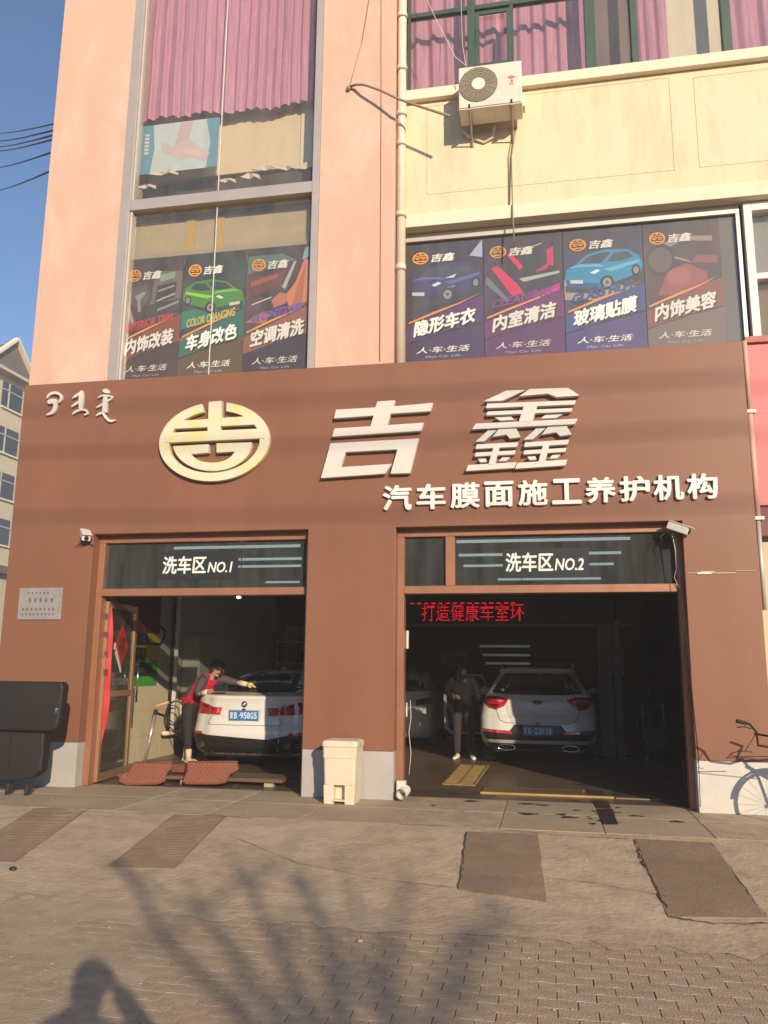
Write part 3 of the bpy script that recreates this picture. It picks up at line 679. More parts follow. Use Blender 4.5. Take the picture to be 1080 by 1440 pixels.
# white framed neighbour window further right
wx = at(1048, 400, RG).x+.02
w3 = bar(wx, wx+.10, 5.45, WT-.01, RG-.10, RG+.06, M_white, B, 'neighbour_window')
bar(wx+.101, 6, WT-.13, WT-.01, RG-.10, RG+.06, M_white, w3); bar(wx+.101, 6, 6.38, 6.46, RG-.10, RG+.06, M_white, w3); bar(wx+.101, 6, 5.45, 5.50, RG-.10, RG+.06, M_white, w3)
MB().box(wx+.101, 6, RG-.01, RG+.0, 6.46, WT-.132).build('pane', M_win, w3); MB().box(wx+.101, 6, RG-.01, RG, 5.50, 6.38).build('pane', M_win, w3)
MB().box(wx+.101, 6, RG+.1, RG+.12, 6.46, WT-.132).build('grey_backing', mat('grey_backing', (.30, .31, .30), .8), w3)
MB().box(wx+.101, 6, RG+.1, RG+.12, 5.4, 6.38).build('ochre_backing', mat('ochre_backing', (.22, .16, .07), .8), w3)
MB().box(1.9, 7, YW+.1, YW+.35, 3.86, 5.30).build('wall_core', M_dark, B)
# ---------------------------------------------------------------- upper right windows, green frames
UG = .60
w4 = bar(-1.85, 7.0, SZ1+.001, SZ1+.06, UG-.05, UG+.05, M_green, B, 'green_window')
ztr = at(700, 12, UG).z
bar(-1.85, at(830, 0, UG).x, ztr, ztr+.075, UG-.045, UG+.045, M_green, w4)
for px, wd in ((576, .04), (663, .11), (830, .14), (892, .09), (1022, .12), (1150, .12)):
    c = at(px, 60, UG).x; bar(c-wd/2, c+wd/2, SZ1+.061, 13.3, UG-.055, UG+.055, M_green, w4, 'mullion')
sa, sb = at(670, 60, UG).x, at(718, 60, UG).x; st_, sbm = at(690, 20, UG).z, at(690, 97, UG).z
for (a, b, c, d) in ((sa, sa+.05, sbm, st_), (sb-.05, sb, sbm, st_), (sa+.05, sb-.05, sbm, sbm+.05), (sa+.05, sb-.05, st_-.06, st_)):
    bar(a, b, c, d, UG-.085, UG-.056, M_green, w4, 'sash_bar')
bar(sb-.005, sb+.045, SZ1+.061, ztr, UG-.045, UG+.045, M_green, w4, 'mullion')
px = [-1.83]+[at(q, 60, UG).x for q in (663, 718, 830, 892, 1022, 1150)]+[7]
for i in range(len(px)-1): MB().box(px[i]+.03, px[i+1]-.03, UG-.004, UG+.004, SZ1+.061, 13.3).build('pane', M_win, w4)
curtain('curtain', -1.83, at(830, 60, UG).x, 13.5, SZ1-.1, SZ1-.1, .95, M_cur, 'mauve curtain behind the green frames above the air conditioner', seed=5, per=.2)
curtain('curtain', at(888, 60, .95).x, at(940, 60, .95).x, 13.5, SZ1-.1, SZ1-.1, .95, M_cur, 'narrow mauve curtain left of the cream blind', seed=6)
curtain('curtain', at(1020, 60, .95).x, 6.5, 13.5, SZ1-.1, SZ1-.1, .95, M_cur, 'mauve curtain at the upper right corner, right of the cream blind', seed=8, per=.25)
tag(MB().box(at(936, 60, 1.0).x, at(1030, 60, 1.0).x, 1.0, 1.01, SZ1+.05, 13.3).build('cream_blind', mat('cream_blind', (.74, .70, .56), .7)), 'cream blind between two mauve curtains in the upper right window', 'blind')
tag(MB().box(at(836, 60, 1.0).x, at(893, 60, 1.0).x, 1.0, 1.01, SZ1, 13.3).build('grey_brown_drape', mat('taupe_drape', (.20, .14, .13), .7, var=.1)), 'plain taupe drape in the narrow pane right of the green post', 'curtain')
# ---------------------------------------------------------------- neighbour sign and pipe at the right
sg = thing('neighbour_sign', (3.2, .28, 3.3), 'plain pinkish red sign board beyond the right edge of the shop front', 'sign')
MB().box(2.47, 6.8, .2, .30, 3.42, 5.42).build('board', mat('sign_red', (.62, .16, .17), .5, var=.1), sg, bevel=.01)
MB().box(2.47, 6.8, .16, .30, 3.05, 3.40).build('lower_band', mat('sign_maroon', (.14, .02, .02), .5), sg, bevel=.01)
MB().box(2.46, 6.8, .15, .3, 5.421, 5.50).build('top_trim', mat('trim_red', (.45, .14, .12), .6), sg, bevel=.005)
pp = thing('side_pipe', (2.44, .1, 0), 'thin pinkish pipe running down the right edge of the shop front', 'pipe')
M_ppipe = mat('pink_pipe', (.62, .40, .32), .5, var=.1)
MB().tube([(2.44, .1, 4.55), (2.44, .1, 5.42)], .028, 12).build('upper_pipe', M_ppipe, pp, smooth=True)
MB().tube([(2.44, .1, 3.25), (2.44, .1, 4.52)], .034, 12).build('lower_pipe', M_ppipe, pp, smooth=True)
MB().tube([(2.44, .1, 2.2), (2.44, .1, 3.22)], .026, 12).build('grey_pipe', M_alu_old, pp, smooth=True)
for z in (3.25, 4.53): MB().box(2.39, 2.50, .05, .15, z-.02, z+.02).build('bracket', M_white, pp, bevel=.004)
# ---------------------------------------------------------------- drain pipe between pink and yellow
dp = thing('drain_pipe', (-1.79, .22, TOP), 'tall cream drain pipe between the pink pier and yellow wall', 'pipe')
MB().tube([(-1.785, .24, TOP), (-1.785, .24, 13.5)], .062, 16).build('pipe', M_pvc, dp, smooth=True)
for py in (94, 158, 200, 300, 375, 20):
    z = at(565, py, .2).z; MB().tube([(-1.785, .24, z-.035), (-1.785, .24, z+.035)], .072, 16).build('collar', M_pvc, dp, smooth=True)
    MB().tube([(-1.785, .24, z-.047), (-1.785, .24, z-.037)], .0735, 16).build('clamp_ring', mat('rust_ring', (.28, .18, .11), .7), dp, smooth=True)
# ---------------------------------------------------------------- signs
SY0 = 0.0
def sgn(name, label): return thing(name, (0, 0, 4), label, 'sign')
M_emb = mat('emblem_face', (.70, .66, .50), .35, stain=(.70, .63, .12), sscale=2.6, samt=1.0)
M_side = mat('sign_side', (.50, .46, .40), .5)
SF = -.085
def zpoly(pts, ox, oy, sc, Y=SF): return [(at(ox+a/sc, oy+b/sc, Y).x, at(ox+a/sc, oy+b/sc, Y).z) for a, b in pts]
def T1(pts): return zpoly(pts, 200, 530, 2.5714)
def T2(pts): return zpoly(pts, 520, 530, 1.9286)
em = thing('round_emblem', at(300, 675, SF), 'large cream oval emblem with faded yellow patches on the brown fascia', 'sign')
def el(cx, cy, rx, ry, a0, a1, n=28):   # image angles, y down
    return [(cx+rx*cos(a0+(a1-a0)*i/n), cy+ry*sin(a0+(a1-a0)*i/n)-(.055*(rx*cos(a0+(a1-a0)*i/n)))) for i in range(n+1)]
ringp = el(260, 234, 200, 143, radians(-77), radians(257), 56)+el(260, 234, 164, 112, radians(257), radians(-75), 56)
MB().prism(T1(ringp), SF, -.012).build('ring', M_emb, em, bevel=.004, seg=1)
MB().prism(T1([(240, 90), (288, 86), (286, 147), (283, 178), (281, 200), (236, 203), (236, 182), (238, 150)]), SF-.004, -.012).build('centre_stroke', M_emb, em, bevel=.004, seg=1)
MB().prism(T1([(106, 160), (237, 152), (237, 182), (100, 188)]), SF-.002, -.012).build('upper_bar', M_emb, em, bevel=.004, seg=1)
MB().prism(T1([(287, 148), (410, 140), (416, 172), (284, 178)]), SF-.002, -.012).build('upper_bar', M_emb, em, bevel=.004, seg=1)
MB().prism(T1([(78, 203), (448, 186), (444, 222), (84, 239)]), SF-.008, -.012).build('lower_bar', M_emb, em, bevel=.004, seg=1)
bowl = [(112, 250), (240, 243), (240, 274), (176, 279)]+[(252+78*cos(a), 268+42*sin(a)) for a in [radians(160-i*14) for i in range(11)]]+[(334, 270), (268, 274), (268, 240), (395, 236)]+[(253+142*cos(a), 242+98*sin(a)) for a in [radians(8+i*8.2) for i in range(21)]]
MB().prism(T1(bowl), SF, -.012).build('bowl', M_emb, em, bevel=.003, seg=1)
ji = thing('large_character', at(528, 670, SF), 'big white slanted character beside the round emblem on the fascia', 'sign', 'two big characters of the shop name')
MB().prism(T1([(700, 118), (842, 110), (850, 88), (915, 84), (908, 106), (1052, 93), (1042, 124), (898, 133), (886, 174), (1018, 165), (1008, 195), (685, 216), (695, 186), (824, 178), (836, 140), (692, 150)]), SF, -.012).build('upper_strokes', M_sign, ji, bevel=.004, seg=1)
MB().prism(T1([(680, 240), (1000, 222), (968, 348), (897, 350), (922, 262), (735, 272), (718, 326), (903, 314), (878, 350), (645, 366)]), SF, -.012).build('mouth_stroke', M_sign, ji, bevel=.004, seg=1)
xn = thing('large_character', at(735, 662, SF), 'big white character of three stacked elements right on the fascia', 'sign', 'two big characters of the shop name')
def jin(TL, TR, BL, BR):
    def q(u, v):
        a = (TL[0]+(TR[0]-TL[0])*u, TL[1]+(TR[1]-TL[1])*u); b = (BL[0]+(BR[0]-BL[0])*u, BL[1]+(BR[1]-BL[1])*u)
        return (a[0]+(b[0]-a[0])*v, a[1]+(b[1]-a[1])*v)
    P = [('roof_stroke', [(.0, .30), (.21, .04), (.42, .04), (.20, .30)], 0), ('roof_stroke', [(.36, .20), (.45, .02), (.86, .02), (1.0, .24), (.76, .26), (.66, .16)], 0),
         ('bar', [(.05, .36), (.97, .36), (.96, .475), (.05, .475)], 0), ('bar', [(.08, .56), (.95, .56), (.94, .66), (.08, .66)], .001), ('upright', [(.44, .45), (.58, .45), (.57, .88), (.43, .88)], -.004),
         ('tick', [(.17, .72), (.34, .72), (.38, .81), (.24, .81)], 0), ('tick', [(.68, .72), (.86, .72), (.80, .81), (.64, .81)], 0), ('base_bar', [(.0, .855), (1.02, .855), (1.0, 1), (-.02, 1)], .001)]
    for nm, pl_, dy in P: MB().prism(T2([q(u, v) for u, v in pl_]), SF+dy, -.012).build(nm, M_sign, xn, bevel=.003, seg=1)
jin((318, 34), (574, 26), (282, 142), (556, 128)); jin((296, 142), (415, 137), (262, 255), (392, 247)); jin((425, 137), (553, 130), (396, 249), (530, 240))
sub = thing('subtitle_lettering', at(776, 700, -.03), 'row of ten small bright white characters above the second bay', 'sign')
chars = '汽车膜面施工养护机构'; M_sub = mat('letter_white', (.82, .80, .77), .3)
for i, ch in enumerate(chars):
    x0 = 537+i*47.7; cxx = x0+19; yt = 681.5-(cxx-556)*.0385; yb = 718.5-(cxx-556)*.0385
    p0 = at(x0+1, yb, -.045); p1 = at(x0+42, yt, -.045)
    text(ch, 'character', M_sub, sub, p0.x, p1.x, p0.z, p1.z, -.008, bold=.028, depth=.04)
mg = thing('script_lettering', at(112, 590, -.03), 'three white vertical script words at the left end of the fascia', 'sign')
def stroke(pts):
    L = []; R = []
    for i, (x, y, ww) in enumerate(pts):
        a = pts[max(i-1, 0)]; b = pts[min(i+1, len(pts)-1)]; d = Vector((b[0]-a[0], b[1]-a[1])).normalized()
        L.append((x-d.y*ww/2, y+d.x*ww/2)); R.append((x+d.y*ww/2, y-d.x*ww/2))
    return L+R[::-1]
def catm(pts, n=4):
    out = []
    for i in range(len(pts)-1):
        p0 = pts[max(i-1, 0)]; p1 = pts[i]; p2 = pts[i+1]; p3 = pts[min(i+2, len(pts)-1)]
        for k in range(n):
            t = k/n; out.append(tuple(.5*((2*b)+(-a+c)*t+(2*a-5*b+4*c-d)*t*t+(-a+3*b-3*c+d)*t**3) for a, b, c, d in zip(p0, p1, p2, p3)))
    out.append(pts[-1]); return out
def T3(pts): return zpoly(pts, 0, 480, 3.789, -.05)
words3 = [[[(248, 302, 6), (264, 281, 12), (293, 273, 14), (320, 284, 13), (325, 305, 12), (312, 325, 8)], [(252, 325, 18), (275, 318, 26), (303, 318, 18)], [(292, 318, 20), (292, 350, 20), (278, 376, 18), (247, 391, 6)]],
          [[(436, 262, 10), (432, 280, 22), (430, 330, 24), (428, 364, 14)], [(384, 303, 5), (400, 292, 12), (425, 276, 14)], [(380, 348, 5), (398, 334, 13), (424, 318, 12)], [(384, 387, 6), (404, 372, 12), (430, 364, 10), (456, 366, 11), (464, 382, 10), (446, 392, 5)]],
          [[(548, 262, 14), (565, 264, 24), (582, 270, 14)], [(520, 300, 4), (545, 288, 9), (575, 289, 10), (602, 296, 7)], [(600, 296, 6), (580, 312, 10), (556, 322, 8)], [(560, 290, 20), (558, 330, 26), (556, 378, 26)], [(510, 352, 4), (530, 342, 10), (550, 328, 10)], [(510, 396, 4), (526, 384, 11), (546, 382, 12), (562, 404, 14), (584, 422, 14), (614, 418, 5)]]]
for wi, wd in enumerate(words3):
    b = MB()
    for k, s_ in enumerate(wd): b.prism(T3(stroke(catm(s_))), -.05+.0015*k, -.012)
    b.build('script_word', M_sign, mg)
# little steel stand-offs on the lettering are hidden; plaque at the left
pq = thing('steel_plaque', at(56, 872, -.02), 'small brushed steel plaque with dark writing on the left brown pier', 'plaque')
MB().box(-6.88, -6.25, -.022, -.001, 2.10, 2.52).build('plate', mat('brushed_steel', (.40, .37, .35), .3, metal=.3, var=.2, vscale=5, stain=(.34, .26, .2), sscale=3, samt=.6), pq, bevel=.003, seg=1)
M_ink = mat('engraved_ink', (.07, .06, .06), .6)
for (n, z, h, a, b) in ((6, 2.44, .028, -6.76, -6.42), (5, 2.33, .055, -6.74, -6.34), (8, 2.22, .035, -6.82, -6.32), (9, 2.155, .03, -6.82, -6.32)):
    m = MB(); rn = random.Random(n)
    for i in range(n):
        xx = a+(b-a)*i/n; ww = (b-a)/n*.62
        for q in range(4): m.box(xx+rn.uniform(0, ww*.3), xx+ww*rn.uniform(.7, 1), -.0235-.0002*q, -.0225, z+h*q/4, z+h*(q/4+.11))
        m.box(xx+ww*.42, xx+ww*.56, -.0245, -.0225, z, z+h)
    m.build('engraved_line', M_ink, pq)
# ---------------------------------------------------------------- bay door frames
def bayframe(x0, x1, label, textlab, split=None):
    t = thing('bay_door_frame', ((x0+x1)/2, .2, 0), label, 'door frame', 'glazed frames of the two wash bays')
    j = .085; z = HB
    bar(x0, x1, z-.10, z-.001, .16, .30, M_frame, t, 'header'); bar(x0, x0+j, 0.005, z-.101, .16, .30, M_frame, t, 'jamb')
    bar(x1-j*.7, x1, 0.005, z-.101, .16, .30, M_frame, t, 'jamb'); bar(x0+j+.001, x1-j*.7-.001, 2.42, 2.515, .15, .33, M_frame, t, 'crossbar')
    xs = [x0+j, x1-j*.7]
    if split:
        bar(split[0], split[1], 2.516, z-.101, .16, .29, M_frame, t, 'mullion'); xs = [x0+j, split[0], split[1], x1-j*.7]
    for i in range(0, len(xs), 2): MB().box(xs[i]+.001, xs[i+1]-.001, .215, .223, 2.516, z-.101).build('transom_pane', M_door, t)
    return t
f1 = bayframe(bay1[0], bay1[1], 'brown metal frame with grey transom glass around the first wash bay', '')
f2 = bayframe(bay2[0], bay2[1], 'brown metal frame with split transom glass around the second wash bay', '', (at(627, 790, .2).x, at(640, 790, .2).x))
M_tb = mat('dark_film', (.028, .031, .03), .3)
def bay_sign(pxl, pxr, pyt, pyb, num, parent, sx):
    Y = .2115
    a, b, z0, z1 = px_rect(pxl-4, pxr+8, pyt-6, pyb+8, Y); MB().box(a, b, Y, Y+.002, z0, z1).build('dark_sticker', M_tb, parent)
    a, b, z0, z1 = px_rect(pxl, sx, pyt, pyb, Y); text('洗车区', 'lettering', M_sub, parent, a, b, z0, z1, Y-.002, bold=.025, shear=.05)
    a, b, z0, z1 = px_rect(sx+2, pxr, pyt+8, pyb-2, Y); text(num, 'lettering', M_sub, parent, a, b, z0, z1, Y-.002, bold=.022, shear=.2)
bay_sign(229, 327, 782, 807, 'NO.1', f1, 290); bay_sign(711, 821, 777, 804, 'NO.2', f2, 778)
# garage ceiling tubes seen through the transoms
M_tube = mat('lamp_tube', (.78, .90, 1), .4, emit=.85)
M_case = mat('lamp_case', (.5, .5, .5), .5)
def lampbar(p0, p1, z, label, r=.022, group='tube lamps under the garage ceiling'):
    a = onz(*p0, z); b = onz(*p1, z); b.y = a.y
    t = thing('tube_lamp', ((a.x+b.x)/2, a.y, z), label, 'lamp', group)
    MB().tube([(a.x, a.y, z), (b.x, a.y, z)], r, 8).build('tube', M_tube, t)
    MB().box(a.x, b.x, a.y-.03, a.y+.03, z+.024, z+.06).build('housing', M_case, t)
ZT = 3.5
for i, (a, b) in enumerate((((245, 771), (427, 770)), ((332, 787), (425, 786)), ((332, 797), (424, 796)), ((368, 819), (420, 818)))):
    lampbar(a, b, ZT, ['nearest', 'second', 'third', 'farthest'][i]+' row of pale tube lamps seen through the first bay transom')
for i, (a, b) in enumerate((((642, 762), (885, 759)), ((645, 781), (873, 778)), ((652, 796), (863, 793)), ((700, 815), (845, 813)))):
    lampbar(a, b, ZT, ['nearest', 'second', 'third', 'farthest'][i]+' row of pale tube lamps seen through the second bay transom')
for i, (z, l) in enumerate(((2.05, 'top'), (1.85, 'middle'), (1.66, 'bottom'))):
    a = at(674+4*i, 903+12*i, 9.4); b = at(745, 903, 9.4)
    t = thing('wall_lamp', ((a.x+b.x)/2, 9.5, z), 'dim tube lamp on the far back wall, %s of the three' % l, 'lamp', 'dim tube lamps on the back wall')
    MB().tube([(a.x, 9.5, z), (b.x, 9.5, z)], .022, 8).build('tube', mat('dim_tube', (.6, .6, .55), .4, emit=.08), t)
    MB().box(a.x, b.x, 9.52, 9.56, z-.03, z+.03).build('housing', M_case, t)
def spot(px, py, Y, label):
    p = at(px, py, Y); t = thing('spot_lamp', p, label, 'lamp', 'small ceiling spot lamps')
    MB().tube([p+Vector((0, .05, .10)), p], [.035, .05], 12).build('shade', M_black, t)
    MB().tube([p+Vector((0, .05, 3.6-p.z)), p+Vector((0, .05, .09))], .008, 6).build('stem', M_black, t)
    MB().ell(p+Vector((0, -.01, -.012)), (.04, .04, .02), 10, 6).build('bulb', mat('spot_bulb', (1, .95, .85), .4, emit=6), t, smooth=True)
spot(336, 839, 3.2, 'bright spot lamp above the white sedan in the first bay')
spot(734, 832, 4.0, 'spot lamp above the red light sign in the second bay')
# ---------------------------------------------------------------- LED sign
LY = 4.4
led = thing('light_sign', at(700, 878, LY), 'long black electronic sign with red running characters in second bay', 'sign')
a = at(560, 880, LY); b = at(862, 836, LY)
MB().box(a.x-.3, b.x, LY+.002, LY+.10, a.z+.03, b.z+.25).build('housing', mat('led_black', (.012, .011, .012), .5), led, bevel=.006)
MB().box(a.x-.3, b.x+.3, LY-.03, LY+.09, a.z-.005, a.z+.028).build('lower_rail', mat('rail_grey', (.14, .12, .11), .5, metal=.3), led)
dots = MB(); msgs = '打造健康车室环'
x0 = at(592, 860, LY).x; x1 = at(738, 860, LY).x; z0 = at(660, 873, LY).z; z1 = at(660, 850, LY).z
n = 15; cw = (x1-x0)/len(msgs)
for i, ch in enumerate(msgs):
    vs, fs = text_raw(ch, 0, 0, 0); lo = vs.min(0); hi = vs.max(0)
    bv = BVHTree.FromPolygons([Vector(v) for v in vs], fs)
    for r in range(n):
        for c in range(n):
            u = lo[0]+(hi[0]-lo[0])*(c+.5)/n; v = lo[1]+(hi[1]-lo[1])*(r+.5)/n
            if bv.ray_cast(Vector((u, v, 1)), Vector((0, 0, -1)))[0] is not None:
                X = x0+cw*(i+.06+.88*(c+.5)/n); Z = z0+(z1-z0)*(r+.5)/n; d = cw/n*.30
                dots.box(X-d, X+d, LY-.006, LY, Z-d*.9, Z+d*.9)
o = dots.build('red_characters', mat('led_red', (1, .004, .02), .4, emit=1.3), led); o['kind'] = 'stuff'
dd = MB(); xx = at(577, 851, LY).x; zz = at(650, 849, LY).z
while xx < x1-.1: dd.box(xx, xx+.07, LY-.005, LY, zz, zz+.018); xx += .125
o = dd.build('red_dashes', mat('led_red_dim', (.8, .01, .03), .4, emit=.8), led); o['kind'] = 'stuff'
# ================================================================ things on and around the front
# air conditioner with its bracket
AY0, AY1 = -.08, .26
acp = at(645, 165, AY0); acq = at(733, 84, AY0)
x0, x1 = at(645, 125, AY0).x, at(734, 125, AY0).x; z0 = at(690, 150, AY0).z; z1 = at(690, 90, AY0).z
ac = thing('air_conditioner', ((x0+x1)/2, AY1, z0), 'weathered white air conditioner outdoor unit hanging on the yellow wall', 'air conditioner')
M_ac = mat('ac_white', (.70, .65, .56), .45, var=.1, vscale=4, stain=(.5, .4, .28), sscale=3, samt=.4)
MB().box(x0, x1, AY0, AY1, z0, z1).build('casing', M_ac, ac, bevel=.015)
cx, cz = x0+.315*(x1-x0), z0+.55*(z1-z0); rr = .40*(z1-z0)
g = MB(); g.tube([(cx, AY0-.002, cz), (cx, AY0-.012, cz)], rr, 32); g.build('fan_opening', mat('grille_dark', (.20, .17, .12), .6, var=.2), ac)
g = MB()
for k in range(1, 8):
    pts = [(cx+rr*k/8*cos(2*pi*i/28), AY0-.016, cz+rr*k/8*sin(2*pi*i/28)) for i in range(29)]; g.tube(pts, .0035, 5, cap=False)
for k in range(16):
    a = 2*pi*k/16; g.tube([(cx+rr*.25*cos(a), AY0-.017, cz+rr*.25*sin(a)), (cx+rr*cos(a), AY0-.017, cz+rr*sin(a))], .003, 4)
g.build('fan_grille', mat('grille_tan', (.40, .35, .26), .5), ac)
MB().tube([(cx, AY0-.014, cz), (cx, AY0-.026, cz)], [rr*.36, rr*.33], 20).build('fan_hub', M_white, ac)
MB().box(x0+.01, x1-.01, AY0-.004, AY0-.001, z0+.02, z0+.026).build('seam', M_black, ac)
b = MB(); ex, ez = x0+.84*(x1-x0), z0+.55*(z1-z0)
for (dx, dz, r) in ((0, .05, .028), (-.03, .055, .018), (.035, .05, .015), (.005, -.01, .022), (-.015, -.05, .016), (.02, -.055, .012)): b.ell((ex+dx, AY0-.002, ez+dz), (r, .003, r*1.1), 8, 4)
b.build('red_mark', mat('faded_red', (.70, .16, .14), .5), ac)
MB().box(x1-.002, x1+.035, .05, .2, z0+.05, z0+.25).build('valve_cover', M_ac, ac, bevel=.01)
for bxx in (x0+.14, x1-.14):
    b = MB(); b.box(bxx-.018, bxx+.018, AY0-.03, YW-.002, z0-.035, z0-.004); b.box(bxx-.018, bxx+.018, YW-.035, YW-.003, z0-.24, z0+.02)
    b.build('bracket', mat('rusty_steel', (.42, .34, .25), .6, var=.3), ac, bevel=.003, seg=1)
    MB().tube([(bxx, AY0, z0-.03), (bxx, YW-.03, z0-.22)], .012, 6).build('brace', mat('rusty_steel', (.4, .3, .2), .6), ac)
    MB().box(bxx-.012, bxx+.012, AY0-.012, AY0-.001, z0-.03, z0+.07).build('foot_clip', M_rubber, ac)
tag(MB().tube([(x0+.45, .3, z0-.02), (x0+.42, .36, z0-.15), (x0+.3, .38, z0-.2), (x0+.1, .36, z0-.1), (x0+.0, .3, z0-.02)], .018, 8).build('coolant_pipe', M_pvc, smooth=True), 'wrapped coolant pipe looping under the air conditioner', 'pipe')
def cable(pts, r, m, label, name='cable', n=6, group=None):
    return tag(MB().tube(pts, r, n).build(name, m, smooth=True), label, 'cable', group)
M_cab = mat('cable_tan', (.26, .20, .13), .7); M_cabk = mat('cable_black', (.02, .02, .02), .6)
cx_ = x1-.10
cable([(cx_, YW-.02, z0-.02), at(719, 220, .38), at(721, 300, .30), at(723, 342, .24)], .011, M_cab, 'cable hanging from the air conditioner down over the cream ledge')
cable([(cx_-.03, YW-.015, z0-.02), at(715, 220, .385), at(716, 298, .385)], .006, M_cab, 'thin cord beside the hanging air conditioner cable')
# branch stick sticking out from the pink pier with its tie
bp = [at(490, 123, .14), at(500, 119, .08), at(512, 119, .0), at(535, 127, -.05), at(560, 139, -.10), at(585, 148, -.12), at(610, 156, -.14), at(632, 163, -.16)]
tag(MB().tube([tuple(p) for p in bp], [.020, .018, .018, .017, .017, .018, .019, .021], 8).build('old_branch', mat('dry_bark', (.34, .26, .17), .8, var=.3, vscale=10), smooth=True), 'crooked dry branch reaching from the pink pier toward the air conditioner', 'branch')
tag(MB().ell(tuple(at(490, 124, .12)), (.035, .03, .035), 8, 6).build('wire_knot', M_cab), 'dark knot of wire where the branch meets the pink pier', 'wire')
cable([at(536, -20, .14), at(536, 160, .14), at(534, 508, .14)], .005, mat('wire_pinkish', (.30, .16, .11), .7), 'thin wire running straight down the pink pier beside the drain pipe')
cable([at(524, -30, .12), at(510, 55, .08), at(492, 120, .11)], .004, mat('wire_pinkish', (.30, .16, .11), .7), 'thin slanting wire rising from the wire knot')
cable([at(592, -20, .3), at(612, 25, .2), at(640, 80, .1), at(655, 92, .0)], .005, M_pvc, 'pale drooping wire in front of the upper window left of air conditioner')
cable([at(648, -20, .3), at(650, 60, .15), at(655, 92, .0)], .004, M_pvc, 'pale upright wire ending at the air conditioner corner')
# crease tear in the brown cladding right of bay two
cr = MB(); pts = [at(966, 806, 0), at(985, 805, 0), at(1005, 806, 0), at(1035, 803, 0), at(1062, 803, 0)]
for i in range(len(pts)-1):
    a, b = pts[i], pts[i+1]; wq = [.004, .013, .006, .003][i]
    cr.box(a.x, b.x-.002, -.012, .001, a.z-wq, a.z+wq)
cr.build('torn_edge', mat('torn_foil', (.55, .36, .24), .5), B)
MB().box(at(980, 805, 0).x, at(1000, 805, 0).x, -.016, .0, at(990, 806, 0).z-.012, at(990, 806, 0).z+.008).build('torn_flap', M_white, B, bevel=.003)
# security cameras
def sec_cam(px, py, flip, label):
    p = at(px, py, -.02); t = thing('security_camera', p, label, 'camera', 'security cameras above the bays'); s = -1 if flip else 1
    M = Matrix.Translation(p)@Matrix.Rotation((radians(40) if not flip else radians(62)), 4, 'Z')@Matrix.Rotation(radians(24), 4, 'X')
    MB().box(-.055, .055, -.18, .07, -.035, .055).xf(M).build('housing', mat('camera_white', (.72, .68, .60), .4), t, bevel=.012)
    MB().box(-.062, .062, -.21, .06, .057, .068).xf(M).build('sun_hood', mat('camera_white', (.72, .68, .6), .4), t, bevel=.004)
    MB().tube([M@Vector((0, -.182, .005)), M@Vector((0, -.188, .005))], .03, 12).build('lens', M_black, t)
    MB().tube([p+Vector((0, .0, -.03)), p+Vector((.01*s, .03, -.10)), p+Vector((0, .05, -.12))], .014, 8).build('mount', M_black, t)
    b = MB(); rn = random.Random(px)
    for k in range(6):
        q = [p+Vector((rn.uniform(-.05, .06), rn.uniform(-.03, .03), -.03))]
        for _ in range(4): q.append(q[-1]+Vector((rn.uniform(-.05, .05), rn.uniform(-.03, .02), rn.uniform(-.06, .01))))
        b.tube(q, .006, 5)
    o = b.build('tangled_wires', M_cabk, t); o['kind'] = 'stuff'
sec_cam(119, 752, False, 'white security camera with tangled wires at the first bay corner')
sec_cam(948, 742, True, 'white security camera at the top right corner of second bay')
cable([at(945, 750, -.01), at(950, 775, -.01), at(951, 800, .02), at(948, 812, .1), at(957, 830, .12)], .004, M_pvc, 'thin white wire hanging below the right security camera')
cable([at(948, 752, -.01), at(966, 900, -.006), at(982, 1060, -.006), at(985, 1135, -.006)], .004, M_cabk, 'thin dark wire running down the right edge of second bay')
# rain pipe elbow at foot of second bay's left jamb
e = thing('pipe_elbow', tuple(at(563, 1118, -.1)), 'short white pipe elbow at the foot of the pier by second bay', 'pipe')
p = at(565, 1100, .06)
MB().box(p.x-.055, p.x+.05, .0, .12, .09, .22).build('square_socket', M_pvc, e, bevel=.012)
q = at(564, 1109, -.10); Mq = mat('pvc_white', (.74, .70, .62), .35)
b = MB(); b.tube([(q.x+.03, .05, .12), (q.x+.02, -.02, .10), (q.x, -.10, .085)], [.06, .06, .062], 18, cap=False); b.tube([(q.x+.03, .05, .12), (q.x+.02, -.02, .10), (q.x, -.10, .085)], [.052, .052, .054], 18, cap=False)
b.build('spout', Mq, e, smooth=True)
MB().tube([(q.x, -.095, .0845), (q.x-.001, -.106, .084)], [.066, .064], 18, cap=False).build('rim', Mq, e)
# pedal bin
bin_ = thing('pedal_bin', (-2.42, -.33, .0), 'cream plastic pedal bin standing between the two bays', 'bin')
bx0, bx1 = at(449, 1080, -.5).x+.02, at(500, 1080, -.5).x; zt = at(475, 1045, -.5).z
M_bin = mat('bin_cream', (.70, .62, .48), .45, var=.07, vscale=5, stain=(.5, .4, .26), sscale=4, samt=.35)
cxm = (bx0+bx1)/2; hw = (bx1-bx0)/2
def rect(x, y, wx, wy, z, r=.035, n=4):
    out = []
    for (sx, sy, a0) in ((1, -1, -pi/2), (1, 1, 0), (-1, 1, pi/2), (-1, -1, pi)):
        for i in range(n+1):
            a = a0+pi/2*i/n; out.append((x+sx*(wx-r)+r*cos(a), y+sy*(wy-r)+r*sin(a), z))
    return out
yb = -.28; dh = .19
